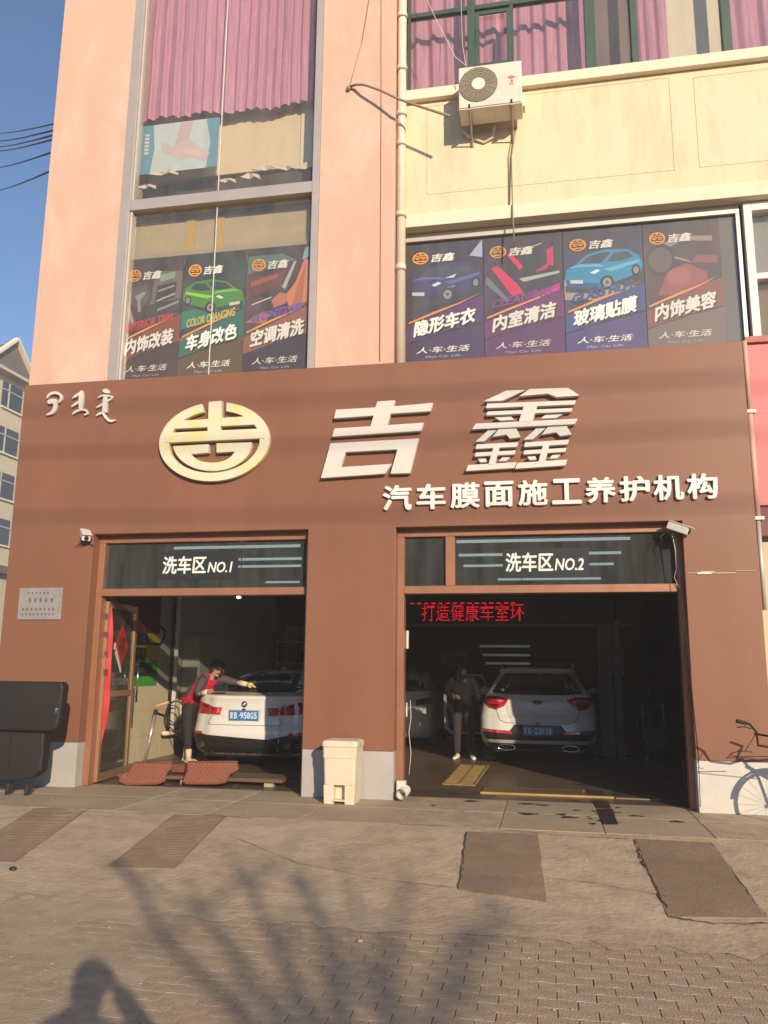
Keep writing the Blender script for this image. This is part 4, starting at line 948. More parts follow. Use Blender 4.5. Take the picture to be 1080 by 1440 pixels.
# body with arch cut at the foot: upper bucket plus three foot walls
bk = [rect(cxm, yb, hw*.90, dh*.88, .21), rect(cxm, yb, hw*.93, dh*.92, .36), rect(cxm, yb, hw*.95, dh*.95, .50), rect(cxm, yb, hw*.985, dh*.985, .505), rect(cxm, yb, hw, dh, zt-.05)]
MB().loft(bk).build('bucket', M_bin, bin_, smooth=False, bevel=.0)
for sx in (-1, 1):
    xa = cxm+sx*hw*.87; xb = cxm+sx*hw*.32
    lo, hi = min(xa, xb), max(xa, xb)
    MB().hexa([(lo, yb-dh*.86, 0), (hi, yb-dh*.86, 0), (hi, yb+dh*.84, 0), (lo, yb+dh*.84, 0), (lo-.008*(sx < 0), yb-dh*.88, .209), (hi+.008*(sx > 0), yb-dh*.88, .209), (hi+.008*(sx > 0), yb+dh*.87, .209), (lo-.008*(sx < 0), yb+dh*.87, .209)]).build('foot', M_bin, bin_, bevel=.008)
MB().box(cxm-hw*.32+.001, cxm+hw*.32-.001, yb-dh*.3, yb+dh*.8, .0, .2085).build('recess_panel', M_bin, bin_)
MB().box(cxm-.07, cxm+.07, yb-dh*.98, yb-dh*.32, .035, .05).build('pedal', M_bin, bin_, bevel=.005)
MB().loft([rect(cxm, yb, hw*1.02, dh*1.02, zt-.05, .04), rect(cxm, yb, hw*1.06, dh*1.06, zt-.04, .045), rect(cxm, yb, hw*1.06, dh*1.06, zt-.005, .045), rect(cxm, yb, hw*1.0, dh*1.0, zt+.018, .04), rect(cxm, yb, hw*.86, dh*.86, zt+.026, .04)]).build('lid', M_bin, bin_)
# black sofa at the left edge
sf = thing('old_sofa', (-6.9, -.55, 0), 'worn black leather sofa standing against the brown pier at left edge', 'sofa')
M_lea = mat('black_leather', (.014, .012, .012), .65, var=.2, bump=.3, bscale=14)
xr_ = at(90, 990, -.62).x; zt_ = at(60, 960, -.62).z; zm = at(60, 1028, -.62).z
xb_ = at(64, 1060, -.55).x
def soft(rings, nm, m, par): return MB().loft(rings).build(nm, m, par, smooth=True)
def cush(x0, x1, y0, y1, z0, z1, r, nm, m, par, pinch=.0):
    b = MB(); rg = []
    cx, cy, wx, wy = (x0+x1)/2, (y0+y1)/2, (x1-x0)/2, (y1-y0)/2
    H = z1-z0
    for t, s in ((0, .90), (.04, .965), (.12, .995), (.3, 1-pinch), (.6, 1), (.85, 1), (.95, .98), (1, .92)):
        rg.append(rect(cx, cy, wx-(1-s)*min(wx, .3), wy-(1-s)*min(wy, .3), z0+H*t, min(r, wy*.8), 5))
    return b.loft(rg).build(nm, m, par, smooth=True)
def ox(px, py, Y): p = at(px, py, Y); return (p.x, p.z)
MB().prism([(-8.9, ox(60, 958, -.88)[1]), ox(86, 959, -.88), ox(89, 966, -.88), ox(83, 1010, -.88), ox(79, 1025, -.88), ox(68, 1029, -.88), (-8.9, ox(60, 1026, -.88)[1])], -.88, -.74).build('back_cushion', M_lea, sf, bevel=.035, seg=4, smooth=True)
MB().prism([(-8.9, ox(60, 1025, -.80)[1]), ox(62, 1030, -.80), ox(60, 1060, -.80), ox(57, 1084, -.80), ox(45, 1094, -.80), ox(20, 1099, -.80), (-8.9, ox(20, 1100, -.80)[1])], -.80, -.64).build('base', M_lea, sf, bevel=.03, seg=3, smooth=True)
for fx in (xb_-.09, xb_-.34, -8.2):
    MB().tube([(fx, -.72, .13), (fx-.01, -.73, .0)], [.035, .02], 8).build('foot', M_rubber, sf)
    MB().tube([(fx, -.67, .13), (fx-.01, -.665, .0)], [.035, .02], 8).build('foot', M_rubber, sf)
MB().ell(tuple(at(79, 999, -.885)), (.022, .006, .03), 8, 5).build('chrome_stud', M_chrome, sf)
MB().box(xb_-.32, xb_-.305, -.806, -.78, .16, zm-.02).build('seam_piping', M_lea, sf)
# glass leaf standing open in bay one
HX = bay1[0]+.10; LXe, LYe = HX-.13, 1.36
dl = thing('glass_door', (HX, .30, 0), 'brown framed glass door leaf swung inward in the first bay', 'door')
u = Vector((LXe-HX, LYe-.30, 0)); LW_ = u.length; u.normalize(); nrm = Vector((-u.y, u.x, 0))
if nrm.x < 0: nrm = -nrm
def leaf(s0, s1, z0, z1, t0, t1):
    o0 = Vector((HX, .30, 0)); p = [o0+u*s0+nrm*t0, o0+u*s1+nrm*t0, o0+u*s1+nrm*t1, o0+u*s0+nrm*t1]
    return MB().hexa([(q.x, q.y, z0) for q in p]+[(q.x, q.y, z1) for q in p])
M_lf = mat('door_bronze', (.42, .24, .14), .35, metal=.4, var=.1)
leaf(0, .07, .03, 2.36, -.02, .03).build('stile', M_lf, dl, fixn=True); leaf(LW_-.075, LW_, .03, 2.36, -.02, .03).build('stile', M_lf, dl, fixn=True)
leaf(.071, LW_-.076, 2.28, 2.36, -.018, .028).build('top_rail', M_lf, dl, fixn=True); leaf(.071, LW_-.076, .03, .13, -.018, .028).build('bottom_rail', M_lf, dl, fixn=True)
leaf(.071, LW_-.076, 1.10, 1.18, -.018, .028).build('middle_rail', M_lf, dl, fixn=True)
leaf(.071, LW_-.076, 1.182, 2.278, .003, .007).build('pane', M_clear, dl, fixn=True); leaf(.071, LW_-.076, .131, 1.098, .003, .007).build('pane', M_clear, dl, fixn=True)
o0 = Vector((HX, .30, 0))
h0 = o0+u*(LW_-.04)
MB().tube([h0+nrm*.10+Vector((0, 0, 1.0)), h0+nrm*.10+Vector((0, 0, 1.62))], .014, 10).build('pull_handle', M_chrome, dl, smooth=True)
for z in (1.08, 1.54): MB().tube([h0+nrm*.02+Vector((0, 0, z)), h0+nrm*.10+Vector((0, 0, z))], .009, 8).build('handle_stud', M_chrome, dl)
def onleaf(ch, s0, s1, z0, z1, off, m, parent, bold=.02):
    return text(ch, 'lettering', m, parent, s0, s1, z0, z1, 0, bold=bold, mapf=lambda a, b, c: tuple(o0+u*a+nrm*off+Vector((0, 0, c))))
onleaf('吉鑫汽车机构', .18, LW_-.14, 1.24, 1.36, .010, M_ptg, dl)
# fu diamond hanging on the leaf
fu = thing('paper_charm', tuple(o0+u*.56+nrm*.015+Vector((0, 0, 1.45))), 'red diamond paper charm with gold lettering hanging on the glass door', 'decoration')
cz0 = 1.78
def leafpoly(pts, off, th=.003):
    a = [o0+u*p+nrm*off+Vector((0, 0, q)) for p, q in pts]; b_ = [v+nrm*th for v in a]; n_ = len(a)
    m = MB(); m.add([tuple(v) for v in a]+[tuple(v) for v in b_], [tuple(range(n_-1, -1, -1)), tuple(range(n_, 2*n_))]+[(i, (i+1) % n_, (i+1) % n_+n_, i+n_) for i in range(n_)]); return m
M_red = mat('festive_red', (.50, .014, .02), .6, var=.15, vscale=12); M_gold = mat('gold_print', (.28, .10, .03), .5)
leafpoly([(.56, cz0-.30), (.80, cz0), (.56, cz0+.30), (.32, cz0)], .012).build('diamond', M_red, fu, fixn=True)
onleaf('福', .44, .68, cz0-.13, cz0+.14, .0175, M_gold, fu, .03)
leafpoly([(.33, cz0-.1), (.37, cz0-.03), (.58, cz0-.30), (.60, cz0-.36), (.56, cz0-.36)], .0185, .002).build('white_edge', M_white, fu, fixn=True)
leafpoly([(.27, cz0-.04), (.35, cz0-.06), (.35, cz0+.03), (.29, cz0+.05)], .0185, .002).build('white_corner', M_white, fu, fixn=True)
MB().tube([tuple(o0+u*.56+nrm*.02+Vector((0, 0, cz0+.29))), tuple(o0+u*.55+nrm*.02+Vector((0, 0, 2.25)))], .004, 5).build('cord', M_cabk, fu)
def catm_(pts, n=4):
    out = []
    for i in range(len(pts)-1):
        p0 = pts[max(i-1, 0)]; p1 = pts[i]; p2 = pts[i+1]; p3 = pts[min(i+2, len(pts)-1)]
        for k in range(n):
            t = k/n; out.append(tuple(.5*((2*b)+(-a+c)*t+(2*a-5*b+4*c-d)*t*t+(-a+3*b-3*c+d)*t**3) for a, b, c, d in zip(p0, p1, p2, p3)))
    out.append(pts[-1]); return out
# long red couplet banner hanging loose at the hinge side
sc = thing('couplet_banner', (HX+.05, .25, .35), 'long narrow red festive banner peeling off beside the glass door hinge', 'banner')
N = 26
ctr = catm_([(151, 852, 7), (151, 885, 9), (150, 920, 8), (147, 960, 9), (143, 1000, 11), (138, 1035, 8), (135, 1066, 4)], 5)
rb = MB()
for i, (px, py, hw_) in enumerate(ctr):
    a = at(px-hw_*.9, py, .31); b = at(px+hw_*.9, py, .36); c = at(px, py+1, .33+.012*sin(i*.9)); rb.v += [tuple(a), tuple(c), tuple(b)]
for i in range(len(ctr)-1):
    a = i*3; rb.f += [(a, a+3, a+4, a+1), (a+1, a+4, a+5, a+2)]
rb.build('red_paper', M_red, sc, smooth=True)
rb = MB(); ct2 = catm_([(145, 870, 1), (143, 900, 4), (142, 925, 1), (140, 960, 1), (138, 990, 3), (135, 1030, 4), (134, 1070, 4)], 5)
for px, py, hw_ in ct2: rb.v += [tuple(at(px-hw_, py, .30)), tuple(at(px+hw_*.6, py, .305))]
for i in range(len(ct2)-1): a = i*2; rb.f.append((a, a+2, a+3, a+1))
rb.build('white_backing', M_white, sc, smooth=True)
for i, ch in enumerate('新年大吉'):
    p = at(148, 862+i*26, .29); text(ch, 'lettering', mat('banner_ink', (.10, .03, .08), .5), sc, p.x-.03, p.x+.05, p.z-.09, p.z, .29, bold=.02)
# black word panels on the left wall
def wallpanel(z0, z1, txt, label, y0, y1):
    t = thing('word_panel', (WX, y0, z0), label, 'sign', 'black word panels on the green wall')
    MB().box(WX+.001, WX+.02, y0, y1, z0, z1).build('panel', M_black, t, bevel=.004, seg=1)
    text(txt, 'lettering', M_pt, t, y0+.06, y1-.06, z0+.05, z1-.05, 0, bold=.02, mapf=lambda a, b, c: (WX+.0225, a, c))
pa = onx(190, 890, WX); pb = onx(206, 890, WX)
ya, yb2 = max(1.3, pa.y), pb.y
z0 = onx(198, 907, WX).z; z1 = onx(198, 889, WX).z; wallpanel(z0, z1, '好车', 'top black panel with two white characters on the garage wall', ya, yb2)
z0 = onx(198, 928, WX).z; z1 = onx(198, 910, WX).z; wallpanel(z0, z1, '是洗', 'middle black panel with white characters on the garage wall', ya, yb2)
z0 = onx(198, 950, WX).z; z1 = onx(198, 932, WX).z; wallpanel(z0, z1, '出来的', 'bottom black panel with three white characters, above the cream wall', ya, onx(213, 940, WX).y)
p = onx(218, 892, WX)
rg = MB()
pts = [(WX+.012, p.y+.34*cos(2*pi*i/30), p.z+.17*(1+.10*sin(5*2*pi*i/30))*sin(2*pi*i/30)) for i in range(31)]
rg.tube(pts, .022, 6, cap=False); tag(rg.build('wall_ring', M_black), 'dark scalloped ring fixed on the garage wall right of the word panels', 'ornament')
# pipes, hose and pressure lance on the left wall
wp = thing('wall_pipe', tuple(onx(240, 1030, WX)), 'white vertical pipe with a dark edge on the lit garage wall', 'pipe')
pt = onx(240, 1038, WX+.08); yq = pt.y
MB().tube([(WX+.08, yq, .42), (WX+.08, yq, 3.4)], .055, 12).build('pipe', M_white, wp, smooth=True)
MB().tube([(WX+.07, yq-.10, .42), (WX+.07, yq-.10, 3.4)], .03, 8).build('dark_hose', M_rubber, wp, smooth=True)
MB().tube([(WX+.1, yq-.35, .40), (WX+.1, yq, .38), (WX+.1, yq+.7, .42)], .035, 8).build('foot_pipe', M_pvc, wp, smooth=True)
cb = thing('steel_cabinet', (WX+.25, yq+1.2, 0), 'tall grey steel cabinet against the garage left wall', 'cabinet')
MB().box(WX+.01, WX+.32, yq+.45, yq+1.9, .25, 2.05).build('carcass', mat('cabinet_grey', (.48, .46, .42), .45, var=.1), cb, bevel=.01)
for k in range(2): MB().box(WX+.321, WX+.335, yq+.48+.7*k, yq+1.15+.7*k, .3, 2.0).build('door', mat('cabinet_grey', (.3, .3, .3), .4), cb, bevel=.004)
tp = thing('wash_lance', tuple(onz(205, 1070, 0)), 'silver spray lance leaning on its stand before the cream wall', 'sprayer')
lb = onz(204, 1071, 0); lb.x += .0; lt = at(218, 1005, lb.y+.05)
MB().tube([tuple(lb+Vector((0, 0, .01))), tuple(lt)], .026, 10).build('lance_tube', mat('lance_silver', (.6, .6, .6), .25, metal=.7), tp, smooth=True)
MB().tube([tuple(lt), tuple(lt+Vector((.01, 0, .08)))], .035, 10).build('grip', M_black, tp)
MB().tube([tuple(lt+Vector((.0, 0, .08))), tuple(lt+Vector((.04, .0, .15))), tuple(lt+Vector((.22, .02, .20)))], .022, 8).build('hose_end', mat('hose_skin', (.55, .36, .27), .6), tp, smooth=True)
MB().tube([tuple(lb), tuple(lb+Vector((.15, .08, .0)))], .015, 6).build('foot_bar', M_chrome, tp)
hs = MB(); hc = at(246, 1003, lb.y+.5)
for (rx, rz, ox, oz) in ((.155, .20, 0, 0), (.12, .16, -.03, -.03), (.16, .185, .02, .01)):
    hs.tube([(hc.x+ox+rx*cos(2*pi*i/32), hc.y+.02*sin(4*pi*i/32)+ox, hc.z+oz+rz*sin(2*pi*i/32)) for i in range(33)], .009, 6, cap=False)
hs.tube([(hc.x-.14, hc.y, hc.z-.05), (hc.x-.1, hc.y, hc.z-.2), (hc.x+.05, hc.y, hc.z-.35), (hc.x+.12, hc.y, hc.z-.40)], .009, 6)
tag(hs.build('coiled_hose', M_cabk, smooth=True), 'thin black hose coiled in loops before the garage left wall', 'hose')
MB
# quilted car floor mats standing at the doorway
M_mat = mat('quilted_tan', (.25, .085, .05), .5, var=.12, vscale=8, spec=.5)
M_matb = mat('mat_piping', (.20, .065, .04), .5)
M_felt = mat('mat_backing', (.03, .028, .026), .9)
def carmat(pxs, Y, lean, label):
    o = at(*pxs[-1], Y); t = thing('floor_mat', (o.x, Y, 0), label, 'car mat', 'quilted car mats at the first bay')
    P = [at(px, py, Y) for px, py in pxs]; z0m = min(p.z for p in P)
    pts = [(p.x, max(.012, p.z)) for p in P]
    zc_ = sum(p[1] for p in pts)/len(pts)
    def M(x, w_, z): return (x, Y+w_+lean*z, z)
    a = sum(pts[i][0]*pts[(i+1)%len(pts)][1]-pts[(i+1)%len(pts)][0]*pts[i][1] for i in range(len(pts)))
    if a < 0: pts = pts[::-1]
    n = len(pts)
    b = MB(); b.add([M(x, -.012, z) for x, z in pts]+[M(x, .012, z) for x, z in pts], [tuple(range(n)), tuple(range(2*n-1, n-1, -1))]+[(i, i+n, (i+1) % n+n, (i+1) % n) for i in range(n)])
    b.build('quilted_sheet', M_mat, t)
    MB().tube([M(x, -.014, z) for x, z in pts]+[M(pts[0][0], -.014, pts[0][1])], .013, 6).build('raised_rim', M_matb, t, smooth=True)
    # diamond stitches clipped to the sheet
    x0, x1 = min(p[0] for p in pts)+.04, max(p[0] for p in pts)-.04; z0_, z1_ = min(p[1] for p in pts)+.03, max(p[1] for p in pts)-.03
    def inside(x, z):
        c = False
        for i in range(n):
            xi, zi = pts[i]; xj, zj = pts[i-1]
            if (zi > z) != (zj > z) and x < (xj-xi)*(z-zi)/(zj-zi)+xi: c = not c
        return c
    q = MB(); s = .052; i = 0; x = x0
    while x < x1:
        z = z0_+(s/2 if i % 2 else 0)
        while z < z1_:
            if inside(x-.02, z) and inside(x+.02, z) and inside(x, z+.02) and inside(x, z-.02):
                d = s*.46
                q.add([M(x-d, -.0135, z), M(x, -.0135, z-d), M(x+d, -.0135, z), M(x, -.0135, z+d), M(x, -.022, z)], [(0, 1, 4), (1, 2, 4), (2, 3, 4), (3, 0, 4)])
            z += s
        x += s/2; i += 1
    o = q.build('quilting', M_mat, t); o['kind'] = 'stuff'
    MB().prism([(x1-.02, .0), (x1+.05, .0), (x1+.05, .05), (x1-.02, .04)], Y+.02, Y+.1).build('backing_fold', M_felt, t)
    return t
carmat([(186, 1073), (239, 1073), (238, 1080), (233, 1086), (231, 1098), (222, 1102), (180, 1103), (169, 1099), (168, 1094), (178, 1086)], .30, .25, 'left brown quilted floor mat standing on edge by the glass door')
carmat([(262, 1072), (331, 1072), (333, 1082), (322, 1088), (317, 1100), (306, 1102), (262, 1102), (258, 1099), (261, 1087)], .42, .25, 'right brown quilted floor mat standing on edge below the woman')
tag(MB().prism([(at(244, 1073, .75).x, .14), (at(262, 1073, .75).x, .14), (at(262, 1073, .75).x, .24), (at(244, 1073, .75).x, .24)], .70, .78).build('mat_flap', M_matb), 'small brown flap bridging the gap between the two quilted mats', 'car mat')
st2 = thing('low_stool', (-4.7, .75, 0), 'low stained wooden platform behind the quilted mats in the first bay', 'platform')
MB().box(at(170, 1085, .7).x, at(400, 1085, .7).x, .62, 1.15, .06, .105).build('top_board', mat('old_wood', (.15, .09, .045), .7, var=.3, vscale=6, stretch=(1, 8, 8)), st2, bevel=.006)
for xx in (-5.3, -4.75, -3.6): MB().box(xx, xx+.12, .66, 1.1, .004, .059).build('batten', mat('pale_block', (.42, .36, .27), .8), st2)
# yellow grating in bay two
M_yel = mat('grating_yellow', (.36, .25, .09), .6, var=.4, vscale=7, stain=(.13, .095, .055), sscale=6, samt=.9)
yg = thing('drain_grating', (-.1, .95, 0), 'long narrow yellowish ribbed drain grating across the second bay doorway', 'grating')
ya0 = onz(680, 1113, 0); ya1 = onz(862, 1117, 0)
ya_, yb_ = .80, 1.30; xa_, xb2 = ya0.x, ya1.x
n_ = 62
for i in range(n_):
    x = xa_+(xb2-.35-xa_)*i/n_
    o = MB().box(x, x+(xb2-.35-xa_)/n_*.5, ya_, yb_, .006, .026+random.uniform(-.002, .002)).build('slat', M_yel, yg) if i == 0 else None
    if i == 0: slat0 = o; sx0 = x
    else:
        c = slat0.copy(); COL.objects.link(c); c.location.x = x-sx0; c.location.z = random.uniform(-.002, .002)
MB().box(xa_-.02, xb2-.02, ya_-.045, ya_-.004, .006, .03).build('edge_rail', mat('grating_yellow_clean', (.42, .28, .09), .5, var=.3), yg); MB().box(xa_-.02, xb2-.34, yb_+.004, yb_+.03, .006, .022).build('edge_rail', M_yel, yg)
MB().box(xb2, xb2+.5, ya_-.03, ya_-.005, .005, .018).build('thin_edge', mat('strip_brown', (.25, .18, .10), .6), yg)
ym = thing('ribbed_mat', tuple(onz(655, 1092, 0)), 'worn yellow ribbed mat on the wet floor behind the standing person', 'mat')
q = [onz(622, 1104, 0), onz(668, 1106, 0), onz(688, 1078, 0), onz(648, 1076, 0)]
for i in range(24):
    t0, t1 = i/24, (i+.55)/24
    a, b_ = q[0].lerp(q[3], t0), q[1].lerp(q[2], t0); c, d = q[1].lerp(q[2], t1), q[0].lerp(q[3], t1)
    MB().hexa([(a.x, a.y, .006), (b_.x, b_.y, .006), (c.x, c.y, .006), (d.x, d.y, .006), (a.x, a.y, .018), (b_.x, b_.y, .018), (c.x, c.y, .018), (d.x, d.y, .018)]).build('rib', M_yel, ym)
for j in range(3):
    s = j/2*.94; a, d = q[0].lerp(q[1], s), q[3].lerp(q[2], s); a2, d2 = q[0].lerp(q[1], s+.05), q[3].lerp(q[2], s+.05)
    MB().hexa([(a.x, a.y, .02), (a2.x, a2.y, .02), (d2.x, d2.y, .02), (d.x, d.y, .02), (a.x, a.y, .026), (a2.x, a2.y, .026), (d2.x, d2.y, .026), (d.x, d.y, .026)]).build('cross_strip', M_yel, ym)
# things inside bay two: lift post, equipment, small signs by the jamb
lp = thing('lift_post', (at(848, 1030, 6.0).x, 6.0, 0), 'tall grey steel lift post standing right of the white suv', 'lift post')
xp = at(842, 960, 5.6).x
MB().box(xp, xp+.24, 5.6, 5.75, .004, 2.45).build('column', mat('post_grey', (.20, .19, .18), .45, var=.1), lp, bevel=.01); MB().box(xp+.27, xp+.40, 5.65, 5.85, .004, 2.4).build('rail', mat('post_grey', (.4, .39, .36), .45), lp, bevel=.008)
MB().box(xp-.1, xp+.55, 5.5, 6.0, .004, .03).build('base_plate', M_rubber, lp); MB().box(xp-.02, xp+.26, 5.58, 5.78, 2.451, 2.50).build('cap', M_case, lp)
rp = thing('red_wall_board', (1.0, 9.5, 1.2), 'dull red board on the back wall behind the white suv', 'board')
MB().box(at(640, 960, 9.5).x, at(842, 960, 9.5).x, 9.53, 9.58, .6, 1.75).build('board', mat('board_red', (.12, .012, .01), .6, var=.2), rp)
MB().box(at(640, 960, 9.5).x-.05, at(842, 960, 9.5).x+.05, 9.50, 9.57, 1.751, 1.79).build('top_trim', M_dark, rp)
for i, (a, b_) in enumerate(((1.15, 1.55), (1.65, 2.1))):
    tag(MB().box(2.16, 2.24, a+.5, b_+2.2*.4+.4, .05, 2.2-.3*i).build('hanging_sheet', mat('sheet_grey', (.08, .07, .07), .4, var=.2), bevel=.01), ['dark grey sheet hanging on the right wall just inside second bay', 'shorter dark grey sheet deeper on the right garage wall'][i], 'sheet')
wr = thing('washer_unit', (1.75, 5.0, 0), 'dark pressure washer with hose standing at the right garage wall', 'washer')
MB().box(1.55, 2.0, 4.8, 5.3, .18, .62).build('tank', mat('washer_grey', (.035, .035, .035), .5), wr, bevel=.05, seg=3)
MB().tube([(1.6, 4.8, .62), (1.5, 4.7, .8), (1.45, 4.6, .6), (1.55, 4.5, .2), (1.7, 4.4, .02)], .016, 8).build('hose', M_rubber, wr, smooth=True)
for sx in (1.58, 1.97): MB().tube([(sx-.03, 4.9, .1), (sx+.03, 4.9, .1)], .1, 14).build('wheel', M_rubber, wr)
MB().tube([(1.6, 5.25, .6), (1.6, 5.3, .95), (1.95, 5.3, .95), (1.95, 5.25, .6)], .014, 8).build('handle', M_case, wr, smooth=True)
jx = at(577, 900, .36).x
js = thing('jamb_notice', (jx, .36, 1.9), 'small white and red notice fixed inside the left jamb of second bay', 'notice')
MB().box(bay2[0]+.09, bay2[0]+.115, .32, .36, at(577, 912, .34).z, at(577, 887, .34).z).build('board', M_white, js); MB().box(bay2[0]+.116, bay2[0]+.119, .32, .36, at(577, 912, .34).z, at(577, 897, .34).z).build('red_print', M_red, js)
MB().box(bay2[0]+.095, bay2[0]+.107, .31, .315, at(577, 1008, .34).z, at(577, 988, .34).z).build('lower_card', M_white, js)
cable([at(577, 985, .31), at(578, 1010, .31), at(575, 1030, .30), at(578, 1060, .30), at(575, 1090, .3)], .004, M_pvc, 'thin pale wire hanging along the left jamb of second bay')
# vertical dark details along the back wall of bay one
for i, (pxl, pxr, pt, pb, c, lb_) in enumerate(((398, 440, 880, 940, (.28, .27, .25), 'grey double door in the dark behind the white sedan'), (318, 350, 850, 925, (.07, .07, .065), 'faint grey shelf unit in the dark beyond the woman'))):
    a = at(pxl, pb, 9.4); b_ = at(pxr, pt, 9.4)
    t = thing('back_door' if i == 0 else 'shelf_unit', (a.x, 9.4, 0), lb_, 'door' if i == 0 else 'shelf')
    MB().box(a.x, (a.x+b_.x)/2-.02, 9.45, 9.58, .01, b_.z).build('leaf', mat('backdoor_%d' % i, c, .6, var=.2), t); MB().box((a.x+b_.x)/2+.02, b_.x, 9.45, 9.58, .01, b_.z).build('leaf', mat('backdoor_%d' % i, c, .6), t)
rk = thing('tool_rack', (-5.2, 9.2, 0), 'grey steel rack of bottles and boxes against the back wall of bay one', 'rack')
for z in (.5, 1.05, 1.6, 2.1): MB().box(-6.3, -4.6, 9.1, 9.5, z, z+.03).build('shelf', M_case, rk)
for xx in (-6.3, -4.62): MB().box(xx, xx+.03, 9.1, 9.13, 0, 2.2).build('upright', M_case, rk)
rn = random.Random(21); hues = [(.5, .06, .04), (.06, .12, .4), (.5, .4, .08), (.45, .45, .42), (.05, .25, .1), (.05, .05, .05)]
for k, (xx, z, wv, hh, ci, bot, lb) in enumerate(((-6.1, .53, .12, .34, 0, 1, 'dim red bottle on the lowest shelf of the back rack'), (-5.6, .53, .35, .3, 3, 0, 'pale box on the lowest shelf of the back rack'), (-5.9, 1.08, .3, .26, 1, 0, 'blue box on the middle shelf of the back rack'),
        (-5.3, 1.08, .12, .3, 2, 1, 'yellow bottle on the middle shelf of the back rack'), (-5.0, 1.08, .13, .32, 4, 1, 'green bottle on the middle shelf of the back rack'), (-5.7, 1.63, .4, .3, 5, 0, 'black box on the top shelf of the back rack'))):
    m = mat('supply%d' % ci, hues[ci], .5)
    if bot: o = MB().tube([(xx+wv/2, 9.3, z), (xx+wv/2, 9.3, z+hh*.7), (xx+wv/2, 9.3, z+hh*.85), (xx+wv/2, 9.3, z+hh)], [wv/2, wv/2, wv/5, wv/5], 10).build('bottle', m)
    else: o = MB().box(xx, xx+wv, 9.15, 9.42, z, z+hh).build('box', m, bevel=.006)
    tag(o, lb, 'bottle' if bot else 'box')
for i, (x, z, wv, hh, c, lb) in enumerate(((-3.9, 1.3, .5, .7, (.42, .40, .35), 'pale notice sheet on the back wall behind the white sedan'), (-2.4, 1.5, .6, .45, (.40, .10, .06), 'dull red notice on the back wall between the bays'), (1.35, 1.4, .35, .6, (.30, .30, .28), 'grey notice on the back wall right of the lift post'))):
    tag(MB().box(x, x+wv, 9.57, 9.595, z, z+hh).build('wall_notice', mat('notice%d' % i, c, .6, var=.2)), lb, 'notice')
for i, (x, y, m, lb) in enumerate(((-6.2, 4.2, mat('bucket_blue', (.05, .12, .35), .5), 'blue bucket on the floor by the left garage wall'), (1.9, 2.3, mat('bucket_grey', (.10, .10, .10), .5), 'dark bucket just inside the right wall of bay two'))):
    bt = thing('bucket', (x, y, 0), lb, 'bucket'); MB().loft([[(x+r*cos(2*pi*k/18), y+r*sin(2*pi*k/18), z) for k in range(18)] for r, z in ((.11, .005), (.15, .30), (.16, .30), (.16, .32), (.14, .32), (.10, .03))], caps=False).build('pail', m, bt, smooth=True)
    MB().tube([(x-.15, y, .30), (x-.1, y-.12, .24), (x, y-.17, .2), (x+.1, y-.12, .24), (x+.15, y, .30)], .006, 6).build('handle', M_chrome, bt, smooth=True)
# ---------------------------------------------------------------- bicycle at the right edge
bk = thing('bicycle', (2.5, -.6, 0), 'black bicycle leaning near the right plinth, only its handlebar in view', 'bicycle')
M_bk = mat('bike_black', (.012, .010, .010), .4)
BY = -.62; hb = at(1068, 1040, BY)
def T(pts, r, nm, m=M_bk, n=8): return MB().tube([tuple(p) for p in pts], r, n).build(nm, m, bk, smooth=True)
hx, hz = at(1072, 1052, BY).x, at(1072, 1052, BY).z
hub = Vector((hx+.50, BY, .33)); R_ = .33; rhub = hub+Vector((1.05, .05, 0))
def wheel(c):
    o = MB().tube([(c.x+R_*cos(2*pi*i/36), c.y, c.z+R_*sin(2*pi*i/36)) for i in range(37)], .02, 6, cap=False).build('wheel', M_rubber, bk, smooth=True)
    sp = MB()
    for i in range(20): sp.tube([(c.x, c.y, c.z), (c.x+R_*cos(2*pi*i/20), c.y, c.z+R_*sin(2*pi*i/20))], .0018, 3)
    sp.tube([(c.x, c.y-.04, c.z), (c.x, c.y+.04, c.z)], .02, 8)
    q = sp.build('spokes', M_case, o); q['kind'] = 'stuff'
wheel(hub); wheel(rhub)
head = Vector((hx+.28, BY, .78)); 
T([hub, hub+Vector((-.08, 0, .28)), head], .014, 'fork'); seat = rhub+Vector((-.45, 0, .50)); bb_ = Vector((hub.x+.58, BY, .30))
T([head+Vector((.02, 0, -.05)), bb_], .018, 'frame_tube'); T([head+Vector((.01, 0, -.0)), seat], .016, 'frame_tube'); T([seat+Vector((0, 0, .12)), bb_], .016, 'frame_tube'); T([bb_, rhub], .011, 'frame_tube'); T([seat, rhub], .010, 'frame_tube')
MB().ell(tuple(seat+Vector((0, 0, .15))), (.13, .08, .035), 10, 6).build('saddle', M_rubber, bk, smooth=True)
g0, g1, g2, g3 = at(1036, 1014, BY-.22), at(1054, 1018, BY-.16), at(1064, 1030, BY-.10), at(1066, 1048, BY-.03)
T([g0, g1, g2, g3, (hx+.14, BY, hz+.0), head+Vector((0, 0, .02))], [.014, .012, .012, .012, .013, .016], 'handlebar')
T([head+Vector((0, 0, .02)), (hx+.16, BY+.1, hz+.02), (hx+.15, BY+.24, hz+.10), (hx+.0, BY+.30, hz+.12)], .012, 'handlebar')
T([g0, g0.lerp(g1, .75)], .019, 'grip', M_rubber)
T([at(1037, 1023, BY-.24), at(1048, 1022, BY-.2), at(1056, 1025, BY-.15)], .006, 'brake_lever')
T([g2, at(1048, 1056, BY-.1), at(1030, 1058, BY-.08), at(1022, 1066, BY-.06), at(1040, 1064, BY-.02), (hx+.1, BY, hz-.08)], .0045, 'brake_cable')
T([at(1058, 1058, BY-.05), at(1040, 1055, BY-.06), at(1026, 1062, BY-.06), (hx-.02, BY, hz-.12), (hub.x-.1, BY, .6)], .0045, 'brake_cable')
fd = MB()
